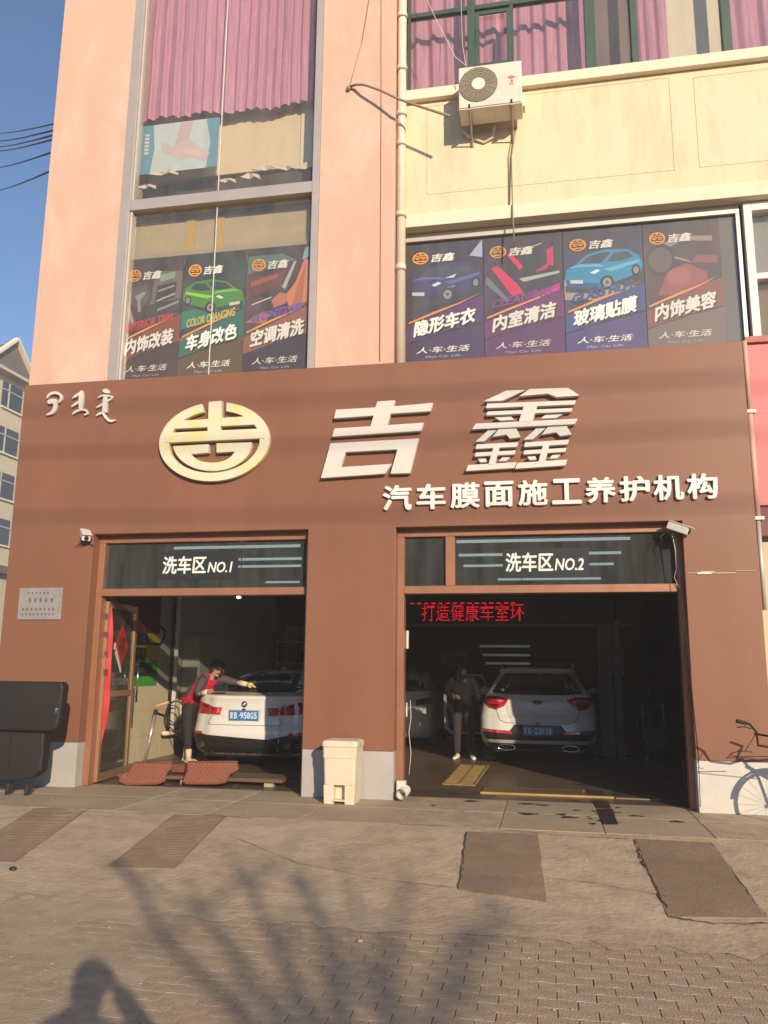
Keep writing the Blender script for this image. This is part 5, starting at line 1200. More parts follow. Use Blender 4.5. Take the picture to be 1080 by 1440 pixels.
pts = [(hub.x+(R_+.035)*cos(a), hub.y, hub.z+(R_+.035)*sin(a)) for a in [radians(35+i*8) for i in range(18)]]
for s in (-.022, 0, .022): fd.tube([(x, y+s, z) for x, y, z in pts], .012, 5)
fd.build('mudguard', M_bk, bk, smooth=True)
MB().tube([tuple(bb_+Vector((0, -.05, 0))), tuple(bb_+Vector((.12, -.06, -.12)))], .01, 6).build('crank', M_case, bk)
T([bb_+Vector((0, 0, 0)), (bb_.x-.05, BY-.15, 0)], .01, 'side_stand')
T([rhub+Vector((.02, .0, 0)), (rhub.x+.10, BY+.16, 0)], .009, 'rear_stand')
# ---------------------------------------------------------------- wires and building beyond the left corner
for i, (p0, p1) in enumerate((((0, 183), (74, 174)), ((0, 194), (73, 183)), ((0, 202), (72, 190)), ((0, 208), (72, 196)), ((0, 231), (70, 214)), ((0, 263), (67, 241)))):
    a = at(*p0, 9.); b_ = at(p1[0]+3, p1[1], .7); d = a-b_; pts = []
    for k in range(9):
        t = k/8*1.7; q = b_+d*t; q.z -= .35*sin(min(t, 1.7)/1.7*pi)*.3; pts.append(tuple(q))
    cable(pts, .014 if i else .012, M_cabk, ['topmost', 'second from top', 'third from top', 'fourth from top', 'fifth, set apart', 'lowest'][i]+' dark cable crossing the sky left of the pink pier', 'overhead_cable', group='overhead cables left of the building')
FXW = -34.
hb_ = thing('apartment_block', (FXW-6, 48, 0), 'far cream apartment block with grey gabled roof beyond the left corner', 'building')
M_ap = mat('block_cream', (.58, .51, .38), .85, var=.08); M_aw = mat('block_window', (.05, .06, .075), .15); M_roofg = mat('roof_grey', (.16, .14, .135), .7, var=.2)
pe = onx(24, 530, FXW); zev = pe.z
yA = 34; yB = 66
MB().box(FXW-12, FXW, yA, yB, -.4, zev).build('wall', M_ap, hb_)
rb = MB(); rb.add([(FXW+.6, yA-.4, zev-.1), (FXW+.6, yB+.4, zev-.1), (FXW-12.6, yB+.4, zev-.1), (FXW-12.6, yA-.4, zev-.1), (FXW-6, yA-.4, zev+2.6), (FXW-6, yB+.4, zev+2.6)], [(0, 1, 5, 4), (2, 3, 4, 5), (0, 4, 3), (1, 2, 5), (0, 3, 2, 1)])
rb.build('roof', M_roofg, hb_)
MB().box(FXW+.01, FXW+.65, yA-.5, yB+.5, zev-.32, zev-.12).build('eaves', M_ap, hb_)
fl_h = 2.95
for k in range(7):
    zt2 = zev-.75-fl_h*k
    for j in range(9):
        y0_ = yA+1.2+j*3.5
        if zt2-1.6 < 0: continue
        f = MB().box(FXW+.002, FXW+.06, y0_, y0_+2.0, zt2-1.65, zt2).build('window', M_aw, hb_)
        MB().box(FXW+.061, FXW+.10, y0_+.6, y0_+.68, zt2-1.65, zt2).build('mullion', M_alu_old, f)
        MB().box(FXW+.061, FXW+.10, y0_, y0_+2.0, zt2-.55, zt2-.48).build('mullion', M_alu_old, f)
        MB().box(FXW+.062, FXW+.14, y0_-.08, y0_+2.08, zt2-1.77, zt2-1.66).build('sill', M_cream, f)
yv_ = onx(14, 505, FXW).y
for (yy, hh) in ((yv_, 2.0), (yv_+11, 2.0), (yv_-11, 2.0)):      # gabled dormers facing the street
    d = MB(); xf_ = FXW+.3
    d.add([(xf_, yy-2.2, zev), (xf_, yy+2.2, zev), (xf_, yy, zev+hh), (xf_-5, yy, zev+hh), (xf_-5, yy-2.2, zev), (xf_-5, yy+2.2, zev)], [(0, 1, 2), (0, 2, 3, 4), (1, 5, 3, 2)])
    o = d.build('dormer', M_roofg, hb_)
    e_ = MB()
    for (p_, q_) in (((yy-2.5, zev-.15), (yy, zev+hh+.15)), ((yy+2.5, zev-.15), (yy, zev+hh+.15))):
        e_.hexa([(xf_-.1, p_[0], p_[1]), (xf_+.25, p_[0], p_[1]), (xf_+.25, q_[0], q_[1]), (xf_-.1, q_[0], q_[1]), (xf_-.1, p_[0], p_[1]+.22), (xf_+.25, p_[0], p_[1]+.22), (xf_+.25, q_[0], q_[1]+.22), (xf_-.1, q_[0], q_[1]+.22)])
    e_.build('gable_trim', M_cream, o, fixn=True)
b_ = thing('corner_store', (-25, 24, 0), 'low pale building with dark windows behind the left corner', 'building')
MB().box(-30, -22, 20, 28, -.4, 5.2).build('wall', M_ap, b_); MB().box(-30.3, -21.7, 19.7, 28.3, 5.2, 5.5).build('roof', M_roofg, b_)
MB().box(-22, -21.95, 21, 27, 1.2, 3.6).build('window', M_aw, b_)
# street side behind the photographer: bare tree and power cables that throw the soft shadows
def on_sun(px, py, dist):
    x, y = gpt(px, py); return Vector((x, y, gz(y)))-LD*dist
tr_ = thing('bare_tree', (0, 0, 0), 'leafless street tree behind the viewer casting branch shadows', 'tree')
M_bark = mat('bark', (.10, .08, .06), .9, var=.3)
D0 = 17
root = on_sun(545, 1700, D0); base = Vector((root.x+.2, root.y-.3, -.5))
fork = root
trunk = MB(); trunk.tube([base, base.lerp(fork, .5)+Vector((.05, 0, 0)), fork], [.16, .12, .10], 10); trunk.build('trunk', M_bark, tr_, smooth=True)
rt = random.Random(11); tw = MB()
def branch(p, tgt, r0, r1, depth, spread=.35):
    pts = [p]; n_ = 6
    for i in range(1, n_+1):
        q = p.lerp(tgt, i/n_)+Vector((rt.uniform(-1, 1), rt.uniform(-1, 1), rt.uniform(-.6, 1)))*(.04*(tgt-p).length*(.5 if i == n_ else 1)); pts.append(q)
    tw.tube(pts, [r0+(r1-r0)*i/n_ for i in range(n_+1)], 6)
    if depth:
        for i in (2, 4, 6):
            for s in range(1):
                L = (tgt-p).length*rt.uniform(.25, .5); d = (tgt-p).normalized()+Vector((rt.uniform(-1, 1), rt.uniform(-1, 1), rt.uniform(-.7, .9)))*spread*1.5
                branch(pts[i], pts[i]+d.normalized()*L, (r0+(r1-r0)*i/n_)*.5, .006, depth-1, spread)
for pl3 in (((350, 1440), (240, 1330), (190, 1240), (160, 1205)), ((400, 1440), (330, 1345), (285, 1280), (265, 1240)), ((440, 1440), (385, 1320), (355, 1255), (345, 1215)), ((485, 1440), (455, 1310), (430, 1250), (425, 1210)),
            ((552, 1440), (546, 1340), (560, 1285), (575, 1240)), ((610, 1440), (640, 1360), (690, 1290), (700, 1270))):
    dd_ = rt.uniform(-.8, .8); P3 = [fork]+[on_sun(px, py, D0+dd_*k/3) for k, (px, py) in enumerate(pl3, 1)]
    tw.tube([tuple(p) for p in catm([tuple(p) for p in P3], 4)], [.062-.046*i/16 for i in range(17)], 7)
    for k in (1, 2, 3):
        for s2 in range(2):
            p = P3[k]; d = (P3[min(k+1, 4)]-P3[k-1]).normalized()+Vector((rt.uniform(-.8, .8), rt.uniform(-.4, .4), rt.uniform(-.5, .5)))
            branch(p, p+d.normalized()*rt.uniform(.5, 1.1), .022, .010, 1, .3)
tw.build('limbs', M_bark, tr_)
wb = MB()
for (zz, xo) in ((5.02, 0), (4.40, 0), (3.50, .0)):
    a = Vector((-7.5, 0, zz))-LD*30; c = Vector((3, 0, zz-.08))-LD*28; d = c-a
    wb.tube([a-d*.6, a, a.lerp(c, .5)+Vector((0, 0, -.05)), c, c+d*.6], .022, 6)
    o = wb.build('street_cable', M_cabk); wb = MB()
    tag(o, {5.02: 'highest thick street cable behind the viewer', 4.4: 'middle thick street cable behind the viewer', 3.5: 'lowest thick street cable behind the viewer'}[zz], 'cable', 'street cables behind the viewer')

ob = thing('terrace_building', (0, -56, 0), 'low grey brown building across the street, seen only reflected in the glass', 'building')
MB().box(-40, 40, -62, -52, -.4, 11).build('wall', mat('opposite_wall', (.22, .18, .14), .9, var=.2), ob)
MB().box(-41, 41, -63, -51, 11.001, 11.5).build('roof', M_roofg, ob)
for i in range(22):
    for k in range(3):
        MB().box(-38+i*3.5, -36+i*3.5, -51.99, -51.9, 1+3.4*k, 2.9+3.4*k).build('window', M_aw, ob)
# ================================================================ cars
M_paint = mat('car_white', (.72, .71, .68), .28, coat=.8)
M_cglass = mat('car_glass', (.010, .010, .011), .08, spec=.35)
M_lamp = mat('tail_red', (.42, .012, .02), .12, coat=1); M_lampd = mat('tail_dark', (.10, .004, .008), .12, coat=1); M_lampw = mat('tail_bright', (.85, .12, .12), .15, coat=1)
M_plate = mat('plate_blue', (.03, .19, .52), .4); M_seam = mat('panel_gap', (.02, .02, .02), .8); M_refl = mat('reflector', (.55, .02, .04), .15, coat=1)
def interp(tab, z):
    for i in range(len(tab)-1):
        if tab[i][0] <= z <= tab[i+1][0]:
            t = (z-tab[i][0])/(tab[i+1][0]-tab[i][0]); t2 = t
            return tuple(a+(b-a)*t2 for a, b in zip(tab[i][1:], tab[i+1][1:]))
    return tab[-1][1:]
def outline(a, r, f, rc, bow, z, fb=.25):
    half = []
    rc = min(rc, a*.9, (f-r)*.4)
    for i in range(8): x = (a-rc)*i/7; half.append((x, r+bow*(x/a)**2))
    for i in range(1, 9):
        t = pi/2*i/8; half.append((a-rc+rc*sin(t), r+bow+rc*(1-cos(t))*1.0))
    y0 = r+bow+rc; y1 = f-fb-rc
    for i in range(1, 13): half.append((a*(1-.0*i), y0+(y1-y0)*i/13))
    for i in range(0, 9):
        t = pi/2*i/8; half.append((a-rc+rc*cos(t), y1+rc*sin(t)))
    for i in range(1, 8): x = (a-rc)*(1-i/7); half.append((x, f-fb*(x/a)**2))
    return [(x, y, z) for x, y in half]+[(-x, y, z) for x, y in half[::-1][1:-1]]
class Car:
    def __init__(s, root, tab, extra):
        s.root = root; s.tab = tab; zs = sorted(set([t[0] for t in tab]+extra))
        b = MB(); b.loft([outline(*interp(tab, z)[:4], interp(tab, z)[4], z, interp(tab, z)[5]) for z in zs])
        s.bvh = BVHTree.FromPolygons([Vector(v) for v in b.v], b.f)
        s.b = b; s.body = b.build('body', M_paint, root, smooth=True, fixn=True)
    def decal(s, poly, name, m, parent=None, eps=.004, depth=.02, face='rear', res=.05, smooth=True):
        """a panel following the body, poly in (x,z) for the rear or (y,z) for a side; it has its own thickness"""
        bm = bmesh.new()
        vs = [bm.verts.new((x, 0, z)) for x, z in poly]; bm.faces.new(vs); bmesh.ops.triangulate(bm, faces=bm.faces)
        for _ in range(5):
            es = [e for e in bm.edges if e.calc_length() > res]
            if not es: break
            bmesh.ops.subdivide_edges(bm, edges=es, cuts=1); bmesh.ops.triangulate(bm, faces=[f for f in bm.faces if len(f.verts) > 3])
        ok = {}
        for v in bm.verts:
            if face == 'rear': o_, d = Vector((v.co.x, -3, v.co.z)), Vector((0, 1, 0))
            else:
                sg_ = -1 if face == 'left' else 1; o_, d = Vector((3*sg_, v.co.x, v.co.z)), Vector((-sg_, 0, 0))
            h = s.bvh.ray_cast(o_, d)
            if h[0] is None: h = s.bvh.find_nearest(o_+d*3.2)
            ok[v] = (h[0]-d*eps)
        for v, c in ok.items(): v.co = c
        bm.normal_update()
        r = bmesh.ops.extrude_face_region(bm, geom=list(bm.faces)); dv = Vector((0, depth, 0)) if face == 'rear' else Vector((depth if face == 'left' else -depth, 0, 0))
        for g_ in r['geom']:
            if isinstance(g_, bmesh.types.BMVert): g_.co += dv
        bmesh.ops.recalc_face_normals(bm, faces=bm.faces)
        me = bpy.data.meshes.new(name); bm.to_mesh(me); bm.free()
        return link(name, me, m, parent or s.root, smooth=False)
    def hit(s, x, z): 
        h = s.bvh.ray_cast(Vector((x, -3, z)), Vector((0, 1, 0))); return h[0]
    def line(s, pts, name, m, r=.005, eps=0, sub=8):
        out = []
        for i in range(len(pts)-1):
            for k in range(sub):
                t = k/sub; x = pts[i][0]+(pts[i+1][0]-pts[i][0])*t; z = pts[i][1]+(pts[i+1][1]-pts[i][1])*t
                h = s.hit(x, z)
                if h: out.append(tuple(h+Vector((0, -eps, 0))))
        h = s.hit(*pts[-1]); 
        if h: out.append(tuple(h+Vector((0, -eps, 0))))
        return MB().tube(out, r, 5).build(name, m, s.root)
    def wheels(s, a, y0, y1, R):
        for x in (-a, a):
            for y in (y0, y1):
                sx = 1 if x > 0 else -1
                w_ = MB().tube([(x-sx*.24, y, R), (x-sx*.22, y, R), (x-sx*.02, y, R), (x, y, R)], [R*.93, R, R, R*.93], 28).build('wheel', M_rubber, s.root, smooth=False)
                rim = MB(); rim.tube([(x-sx*.01, y, R), (x+sx*.006, y, R)], R*.66, 20)
                rim.build('rim', M_case, w_)
def mir(poly): return [(-x, z) for x, z in poly]
def quad_text(s, root, x0, x1, z0, z1, y, m, bold=.015, nm='lettering', sh=0):
    return text(s, nm, m, root, x0, x1, z0, z1, y, bold=bold, shear=sh)
# ---- white sedan
sd = thing('white_sedan', (0, 0, 0), 'white sedan parked tail out in the first bay, half in sunlight', 'car')
tabS = [  # z: half width, rear y, front y, corner radius, bow, front bow
 (.17, .78, .30, 4.70, .30, .05, .3), (.22, .86, .14, 4.80, .34, .07, .3), (.32, .905, .04, 4.90, .36, .09, .3), (.45, .925, .0, 4.94, .36, .10, .32), (.56, .932, .0, 4.94, .36, .11, .32), (.60, .934, .025, 4.93, .36, .11, .32),
 (.68, .934, .055, 4.90, .36, .11, .35), (.80, .93, .07, 4.86, .38, .11, .38), (.92, .915, .075, 4.76, .38, .11, .4), (1.00, .895, .065, 4.50, .38, .11, .45), (1.055, .865, .05, 4.1, .36, .10, .45), (1.075, .84, .07, 3.75, .34, .08, .35),
 (1.085, .825, .14, 3.55, .32, .06, .3), (1.10, .80, .42, 3.40, .26, .05, .25), (1.13, .765, .62, 3.30, .24, .05, .2), (1.20, .725, .80, 3.18, .24, .06, .2), (1.30, .665, 1.06, 2.98, .24, .08, .2), (1.38, .61, 1.32, 2.80, .26, .10, .2), (1.43, .555, 1.56, 2.62, .3, .12, .2), (1.465, .46, 1.85, 2.40, .3, .12, .2), (1.475, .30, 2.0, 2.25, .2, .05, .1)]
C1 = Car(sd, tabS, [.27, .38, .50, .64, .74, .86, .96, 1.03, 1.065, 1.16, 1.25, 1.34])
C1.decal([(-.60, 1.125), (-.52, 1.30), (-.44, 1.405), (0, 1.43), (.44, 1.405), (.52, 1.30), (.60, 1.125), (0, 1.115)], 'rear_window', M_cglass, eps=.006)
for sgn_, nm in ((1, 'right'), (-1, 'left')):
    P = [(.905, .97), (.80, .985), (.62, .935), (.50, .905), (.365, .90), (.375, .86), (.40, .80), (.60, .795), (.80, .80), (.915, .845)]
    P = [(x*sgn_, z) for x, z in P]
    lampo = C1.decal(P, 'tail_lamp', M_lamp, eps=.010, res=.04)
    Q = [(.89, .95), (.80, .962), (.62, .915), (.50, .888), (.50, .865), (.62, .89), (.82, .925), (.885, .915)]
    C1.decal([(x*sgn_, z) for x, z in Q], 'lamp_strip', M_lampd, lampo, eps=.014, res=.04)
    Q = [(.385, .885), (.44, .885), (.455, .815), (.41, .815)]
    C1.decal([(x*sgn_, z) for x, z in Q], 'lamp_element', M_lampw, lampo, eps=.014, res=.04)
    C1.decal([(x*sgn_, z) for x, z in [(.875, .545), (.70, .54), (.68, .51), (.86, .50)]], 'reflector', M_refl, eps=.012)
    C1.decal([(x*sgn_, z) for x, z in [(.60, .39), (.80, .395), (.80, .31), (.60, .31)]], 'exhaust_surround', M_black, eps=.010)
    h = C1.hit(.68*sgn_, .35); MB().tube([tuple(h+Vector((0, -.025, 0))), tuple(h+Vector((0, .1, 0)))], [.05, .05], 14).build('exhaust_pipe', M_chrome, sd)
C1.decal([(-.915, .53), (-.88, .54), (-.66, .50), (-.55, .455), (-.40, .445), (.40, .445), (.55, .455), (.66, .50), (.88, .54), (.915, .53), (.86, .24), (.70, .215), (-.70, .215), (-.86, .24)], 'black_diffuser', M_black, eps=.006)
C1.line([(-.36, .80), (-.52, .78), (-.60, .68), (-.55, .645), (.55, .645), (.60, .68), (.52, .78), (.36, .80)], 'boot_seam', M_seam, .0045)
C1.line([(-.80, 1.0), (-.4, 1.01), (.4, 1.01), (.80, 1.0)], 'boot_crease', M_paint, .003)
C1.decal([(-.262, .875), (.262, .875), (.25, .705), (-.25, .705)], 'plate_recess', mat('plate_frame_pale', (.5, .5, .5), .4), eps=.005)
y = C1.hit(0, .79).y-.028
pl_ = MB().box(-.232, .232, y, y+.012, .715, .862).build('number_plate', M_plate, sd, bevel=.003, seg=1)
for ch_, a0_ in (('蒙', -.214), ('B', -.150), ('9', -.052), ('5', .002), ('8', .056), ('G', .110), ('5', .164)): quad_text(ch_, pl_, a0_, a0_+.046, .742, .836, y-.002, M_sub, .02)
MB().ell((0, y-.001, .789), (.008, .003, .008), 8, 4) ; q_ = MB().tube([(-.06, y-.004, .789), (-.06, y+.002, .789)], .010, 8).build('plate_dot', M_sub, pl_)
# roundel badge
h = C1.hit(0, .955)
MB().tube([(0, h.y-.012, .955), (0, h.y+.01, .953)], .043, 24).build('badge', mat('badge_dark', (.03, .03, .05), .3), sd)
bb2 = MB()
for k in range(4):
    pts = [(0, h.y-.0135, .955)]+[(.026*cos(pi/2*k+pi/2*i/6), h.y-.0135, .955+.026*sin(pi/2*k+pi/2*i/6)) for i in range(7)]
    o = MB().add(pts, [tuple(range(8))]).build('badge_quarter', M_sub if k % 2 == 0 else mat('badge_blue', (.03, .15, .5), .3), sd)
MB().tube([(.043*cos(2*pi*i/24), h.y-.012, .955+.043*sin(2*pi*i/24)) for i in range(25)], .004, 5, cap=False).build('badge_rim', M_chrome, sd)
b = MB(); rn = random.Random(2); hx_ = C1.hit(.56, .945).y
for i in range(7): b.box(.46+i*.032, .46+i*.032+.02, hx_-.014, hx_+.03, .935, .957)
b.build('model_badge', M_chrome, sd)['kind'] = 'stuff'
C1.decal([(.62, 1.12), (2.95, 1.12), (2.5, 1.37), (1.75, 1.40), (1.1, 1.29)], 'side_window', M_cglass, face='left', eps=.006, res=.12); C1.decal([(.62, 1.12), (2.95, 1.12), (2.5, 1.37), (1.75, 1.40), (1.1, 1.29)], 'side_window', M_cglass, face='right', eps=.006, res=.12)
MB().box(-.02, .02, y-.01, y+.05, .872, .89).build('boot_camera', M_black, sd)
MB().ell((0, 1.95, 1.49), (.03, .09, .03), 8, 5).build('roof_fin', M_paint, sd)
C1.wheels(.925, 1.05, 4.0, .34)
MB().box(-.7, .7, .25, 4.6, .17, .25).build('underbody', M_black, sd)
for x in (-1, 1):
    MB().ell((x*1.02, 3.15, 1.05), (.11, .06, .07), 10, 6).build('mirror', M_paint, sd, smooth=True)
sd.location = (-4.52, 2.25, .004)
# ---- white suv
sv = thing('white_suv', (0, 0, 0), 'white suv with red tail lamps parked tail out in the second bay', 'car')
tabV = [(.22, .74, .34, 4.35, .30, .05, .3), (.27, .84, .20, 4.50, .34, .07, .3), (.36, .895, .09, 4.60, .27, .055, .3), (.44, .915, .02, 4.66, .27, .06, .3), (.52, .925, .0, 4.68, .27, .065, .3), (.62, .928, .02, 4.68, .27, .065, .32), (.74, .928, .05, 4.66, .27, .065, .34),
 (.80, .925, .12, 4.63, .27, .065, .35), (.90, .915, .15, 4.56, .27, .065, .38), (1.00, .895, .17, 4.38, .27, .065, .45), (1.08, .865, .20, 4.05, .26, .065, .45), (1.12, .835, .24, 3.75, .26, .065, .3), (1.18, .80, .32, 3.50, .26, .07, .25), (1.28, .745, .47, 3.25, .30, .10, .2), (1.38, .69, .63, 3.0, .28, .10, .2),
 (1.45, .65, .74, 2.8, .28, .10, .2), (1.48, .645, .60, 2.72, .20, .06, .2), (1.515, .62, .58, 2.55, .18, .05, .2), (1.53, .58, .68, 2.45, .2, .06, .2), (1.55, .50, 1.0, 2.3, .2, .06, .2), (1.56, .35, 1.3, 2.1, .2, .05, .1)]
C2 = Car(sv, tabV, [.31, .40, .48, .57, .68, .77, .85, .95, 1.04, 1.15, 1.23, 1.33])
C2.decal([(-.72, 1.135), (-.725, 1.17), (-.62, 1.34), (-.545, 1.445), (0, 1.46), (.545, 1.445), (.62, 1.34), (.725, 1.17), (.72, 1.135), (.4, 1.115), (-.4, 1.115)], 'rear_window', M_cglass, eps=.006)
for sg_ in (1, -1):
    P = [(x*sg_, z) for x, z in [(.46, 1.04), (.60, 1.085), (.80, 1.08), (.885, 1.05), (.88, .985), (.78, .90), (.66, .875), (.53, .93)]]
    lo = C2.decal(P, 'tail_lamp', M_lamp, eps=.012, res=.04)
    C2.decal([(x*sg_, z) for x, z in [(.53, 1.02), (.64, 1.05), (.84, 1.035), (.84, 1.01), (.68, 1.015), (.58, .99)]], 'lamp_element', M_lampw, lo, eps=.017, res=.04)
    C2.decal([(x*sg_, z) for x, z in [(.60, .965), (.76, .96), (.82, .98), (.76, .93), (.66, .90)]], 'lamp_strip', M_lampd, lo, eps=.017, res=.04)
    C2.decal([(x*sg_, z) for x, z in [(.40, .505), (.88, .535), (.87, .57), (.42, .545)]], 'reflector', M_refl, eps=.020)
    h = C2.hit(.50*sg_, .30)
    ex_ = MB()
    pts = [(h.x+.13*cos(2*pi*i/20), h.y-.05, .29+.045*sin(2*pi*i/20)) for i in range(21)]; ex_.tube(pts, .009, 6, cap=False)
    ex_.build('exhaust_trim', M_chrome, sv, smooth=True)
    MB().tube([(.60*sg_, 1.0, 1.555), (.62*sg_, 1.25, 1.60), (.62*sg_, 2.4, 1.60), (.60*sg_, 2.7, 1.53)], .018, 8).build('roof_rail', M_chrome if sg_ < 0 else M_case, sv, smooth=True)
    b = MB(); hh = C2.hit(.38*sg_, 1.0).y
    for i in range(4): b.box(.33*sg_-.06+i*.032, .33*sg_-.06+i*.032+.022, hh-.012, hh+.03, .99, 1.01)
    b.build('chrome_badge', M_chrome, sv)['kind'] = 'stuff'
C2.decal([(-.88, .575), (-.44, .555), (-.36, .655), (.36, .655), (.44, .555), (.88, .575), (.86, .45), (.80, .415), (-.80, .415), (-.86, .45)], 'black_bumper_insert', M_black, eps=.010)
C2.decal([(-.87, .355), (.87, .355), (.84, .24), (-.84, .24)], 'lower_bumper', M_black, eps=.008)
C2.line([(-.66, .87), (-.60, .72), (-.50, .675), (.50, .675), (.60, .72), (.66, .87)], 'tailgate_seam', M_seam, .0045)
C2.line([(-.7, .255), (.7, .255)], 'chrome_strip', M_chrome, .007, eps=.012)
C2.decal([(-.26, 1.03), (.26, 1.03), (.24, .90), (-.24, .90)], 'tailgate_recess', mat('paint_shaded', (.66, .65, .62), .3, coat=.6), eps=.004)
yy_ = C2.hit(0, .99).y
MB().loft([[(.075*cos(2*pi*i/16), yy_-.012, 1.0+.032*sin(2*pi*i/16)*(1 if abs(cos(2*pi*i/16)) < .8 else .9)) for i in range(16)], [(.075*cos(2*pi*i/16), yy_+.02, 1.0+.032*sin(2*pi*i/16)) for i in range(16)]]).build('badge', M_black, sv)
MB().tube([(.078*cos(2*pi*i/20), yy_-.01, 1.0+.035*sin(2*pi*i/20)) for i in range(21)], .004, 5, cap=False).build('badge_rim', M_chrome, sv)
y = C2.hit(0, .6).y-.028
pl_ = MB().box(-.235, .235, y, y+.014, .49, .637).build('number_plate', M_plate, sv, bevel=.003, seg=1)
for ch_, a0_ in (('蒙', -.216), ('B', -.150), ('2', -.048), ('3', .006), ('W', .058), ('1', .128), ('0', .166)): quad_text(ch_, pl_, a0_, a0_+(.046 if ch_ != '1' else .018), .515, .612, y-.002, M_sub, .02)
MB().tube([(-.065, y-.004, .563), (-.065, y+.002, .563)], .010, 8).build('plate_dot', M_sub, pl_)
MB().box(-.10, .10, yy_+.045, yy_+.1, .668, .69) ; MB().box(-.03, .03, C2.hit(0, .68).y-.02, C2.hit(0, .68).y+.03, .665, .69).build('boot_button', M_black, sv)
for sd_ in ('left', 'right'):
    C2.decal([(.75, 1.14), (3.25, 1.14), (2.8, 1.40), (2.2, 1.44), (1.1, 1.43)], 'side_window', M_cglass, face=sd_, eps=.006, res=.12)
C2.wheels(.915, .95, 3.6, .35); MB().box(-.7, .7, .4, 4.3, .2, .28).build('underbody', M_black, sv)
MB().box(-.25, .25, .70, .72, 1.50, 1.512).build('brake_light', M_lampd, sv)
for x in (-1, 1): MB().ell((x*1.04, 3.25, 1.10), (.12, .06, .08), 10, 6).build('mirror', M_paint, sv, smooth=True)
# open rear left door, swung outward
dv = MB(); a_ = radians(62); hxx, hyy = -.925, 2.55
prof = [(0, .30), (.78, .30), (.92, .42), (.95, .80), (.93, 1.08), (0, 1.10)]
def dm(s_, t_, z): return (hxx-s_*sin(a_)+t_*cos(a_)*.0, hyy-s_*cos(a_)+t_, z)
pp_ = [dm(s_, 0, z) for s_, z in prof]; qq_ = [dm(s_-.02, .10, z) for s_, z in prof]; n_ = len(prof)
door_ = dv.add(pp_+qq_, [tuple(range(n_)), tuple(range(2*n_-1, n_-1, -1))]+[(i, (i+1) % n_, (i+1) % n_+n_, i+n_) for i in range(n_)]).build('open_door', M_paint, sv, bevel=.03, fixn=True)
iv = MB(); prof2 = [(.07, .36), (.74, .36), (.84, .46), (.87, .80), (.86, 1.03), (.07, 1.05)]
ip = [dm(s_, -.012, z) for s_, z in prof2]; iq = [dm(s_, .005, z) for s_, z in prof2]
iv.add(ip+iq, [tuple(range(n_)), tuple(range(2*n_-1, n_-1, -1))]+[(i, (i+1) % n_, (i+1) % n_+n_, i+n_) for i in range(n_)]).build('door_trim', M_black, door_, fixn=True)
MB().tube([dm(0, .04, 1.10), dm(.15, .04, 1.40), dm(.60, .04, 1.42), dm(.88, .04, 1.12)], .022, 8).build('window_frame', M_case, door_, smooth=True)
sv.location = (-.16, 3.75, .004)
# faint third car deep inside on the left
tc_ = thing('parked_car', (0, 0, 0), 'barely visible white car in the dark at the far left of second bay', 'car')
C3 = Car(tc_, tabS, [.38, .64, .86, 1.03, 1.16, 1.3])
C3.decal([(-.60, 1.125), (-.44, 1.405), (.44, 1.405), (.60, 1.125)], 'rear_window', M_cglass, eps=.006, res=.2)
for sg_ in (1, -1): C3.decal([(x*sg_, z) for x, z in [(.90, .97), (.40, .90), (.42, .80), (.90, .84)]], 'tail_lamp', M_lampd, eps=.01, res=.12)
C3.wheels(.925, 1.05, 4.0, .34)
tc_.location = (at(592, 960, 9.0).x, 6.6, .004); tc_.scale = (.62, .5, 1)
# ================================================================ people
def skin_mesh(name, verts, edges, radii, m, parent=None, root=0, sub=1):
    me = bpy.data.meshes.new(name); me.from_pydata([tuple(v) for v in verts], edges, []); me.update()
    o = bpy.data.objects.new(name, me); COL.objects.link(o)
    mod = o.modifiers.new('skin', 'SKIN'); lay = me.skin_vertices[0].data
    for i, r in enumerate(radii): lay[i].radius = (r, r) if not isinstance(r, tuple) else r; lay[i].use_root = (i == root)
    mod.use_smooth_shade = True
    s_ = o.modifiers.new('sub', 'SUBSURF'); s_.levels = sub; s_.render_levels = sub
    bpy.context.view_layer.update(); dg = bpy.context.evaluated_depsgraph_get()
    nm = bpy.data.meshes.new_from_object(o.evaluated_get(dg)); bpy.data.objects.remove(o); nm.name = name
    return link(name, nm, m, parent, smooth=True)
def joinmb(o, mb_):
    bm = bmesh.new(); bm.from_mesh(o.data); t = mb_.mesh('x'); off = ORG.get(o.name, Vector((0, 0, 0)))
    t.transform(Matrix.Translation(-off)); bm.from_mesh(t); bm.to_mesh(o.data); bm.free(); bpy.data.meshes.remove(t)
    o.data.polygons.foreach_set('use_smooth', [True]*len(o.data.polygons))
def hand(mb_, w_, d, n_, s=1.0, curl=.5):
    """palm and five fingers from wrist w_ pointing along d, palm normal n_"""
    d = d.normalized(); n_ = (n_-d*n_.dot(d)).normalized(); sd2 = d.cross(n_)
    mb_.tube([w_-d*.01, w_+d*.04*s, w_+d*.085*s], [.026*s, .034*s, .032*s], 8)
    for k, (off, L) in enumerate(((-.027, .062), (-.009, .075), (.010, .070), (.027, .055))):
        p0 = w_+d*.07*s+sd2*off*s; p1 = p0+(d*(1-.3*curl)+n_*curl*.5)*L*.5*s; p2 = p1+(d*(1-curl)+n_*curl)*L*.5*s
        mb_.tube([p0, p1, p2], [.010*s, .0095*s, .007*s], 6)
    p0 = w_+d*.02*s-sd2*.03*s; mb_.tube([p0, p0+(d*.6-sd2*.8+n_*.3)*.035*s, p0+(d*1.2-sd2*.9+n_*.5)*.055*s], [.013*s, .011*s, .008*s], 6)
M_skin = mat('skin', (.46, .26, .18), .5); M_hair = mat('dark_hair', (.025, .014, .01), .5, bump=.4, bscale=120)
M_hairb = mat('brown_hair', (.07, .028, .015), .5, bump=.4, bscale=120)
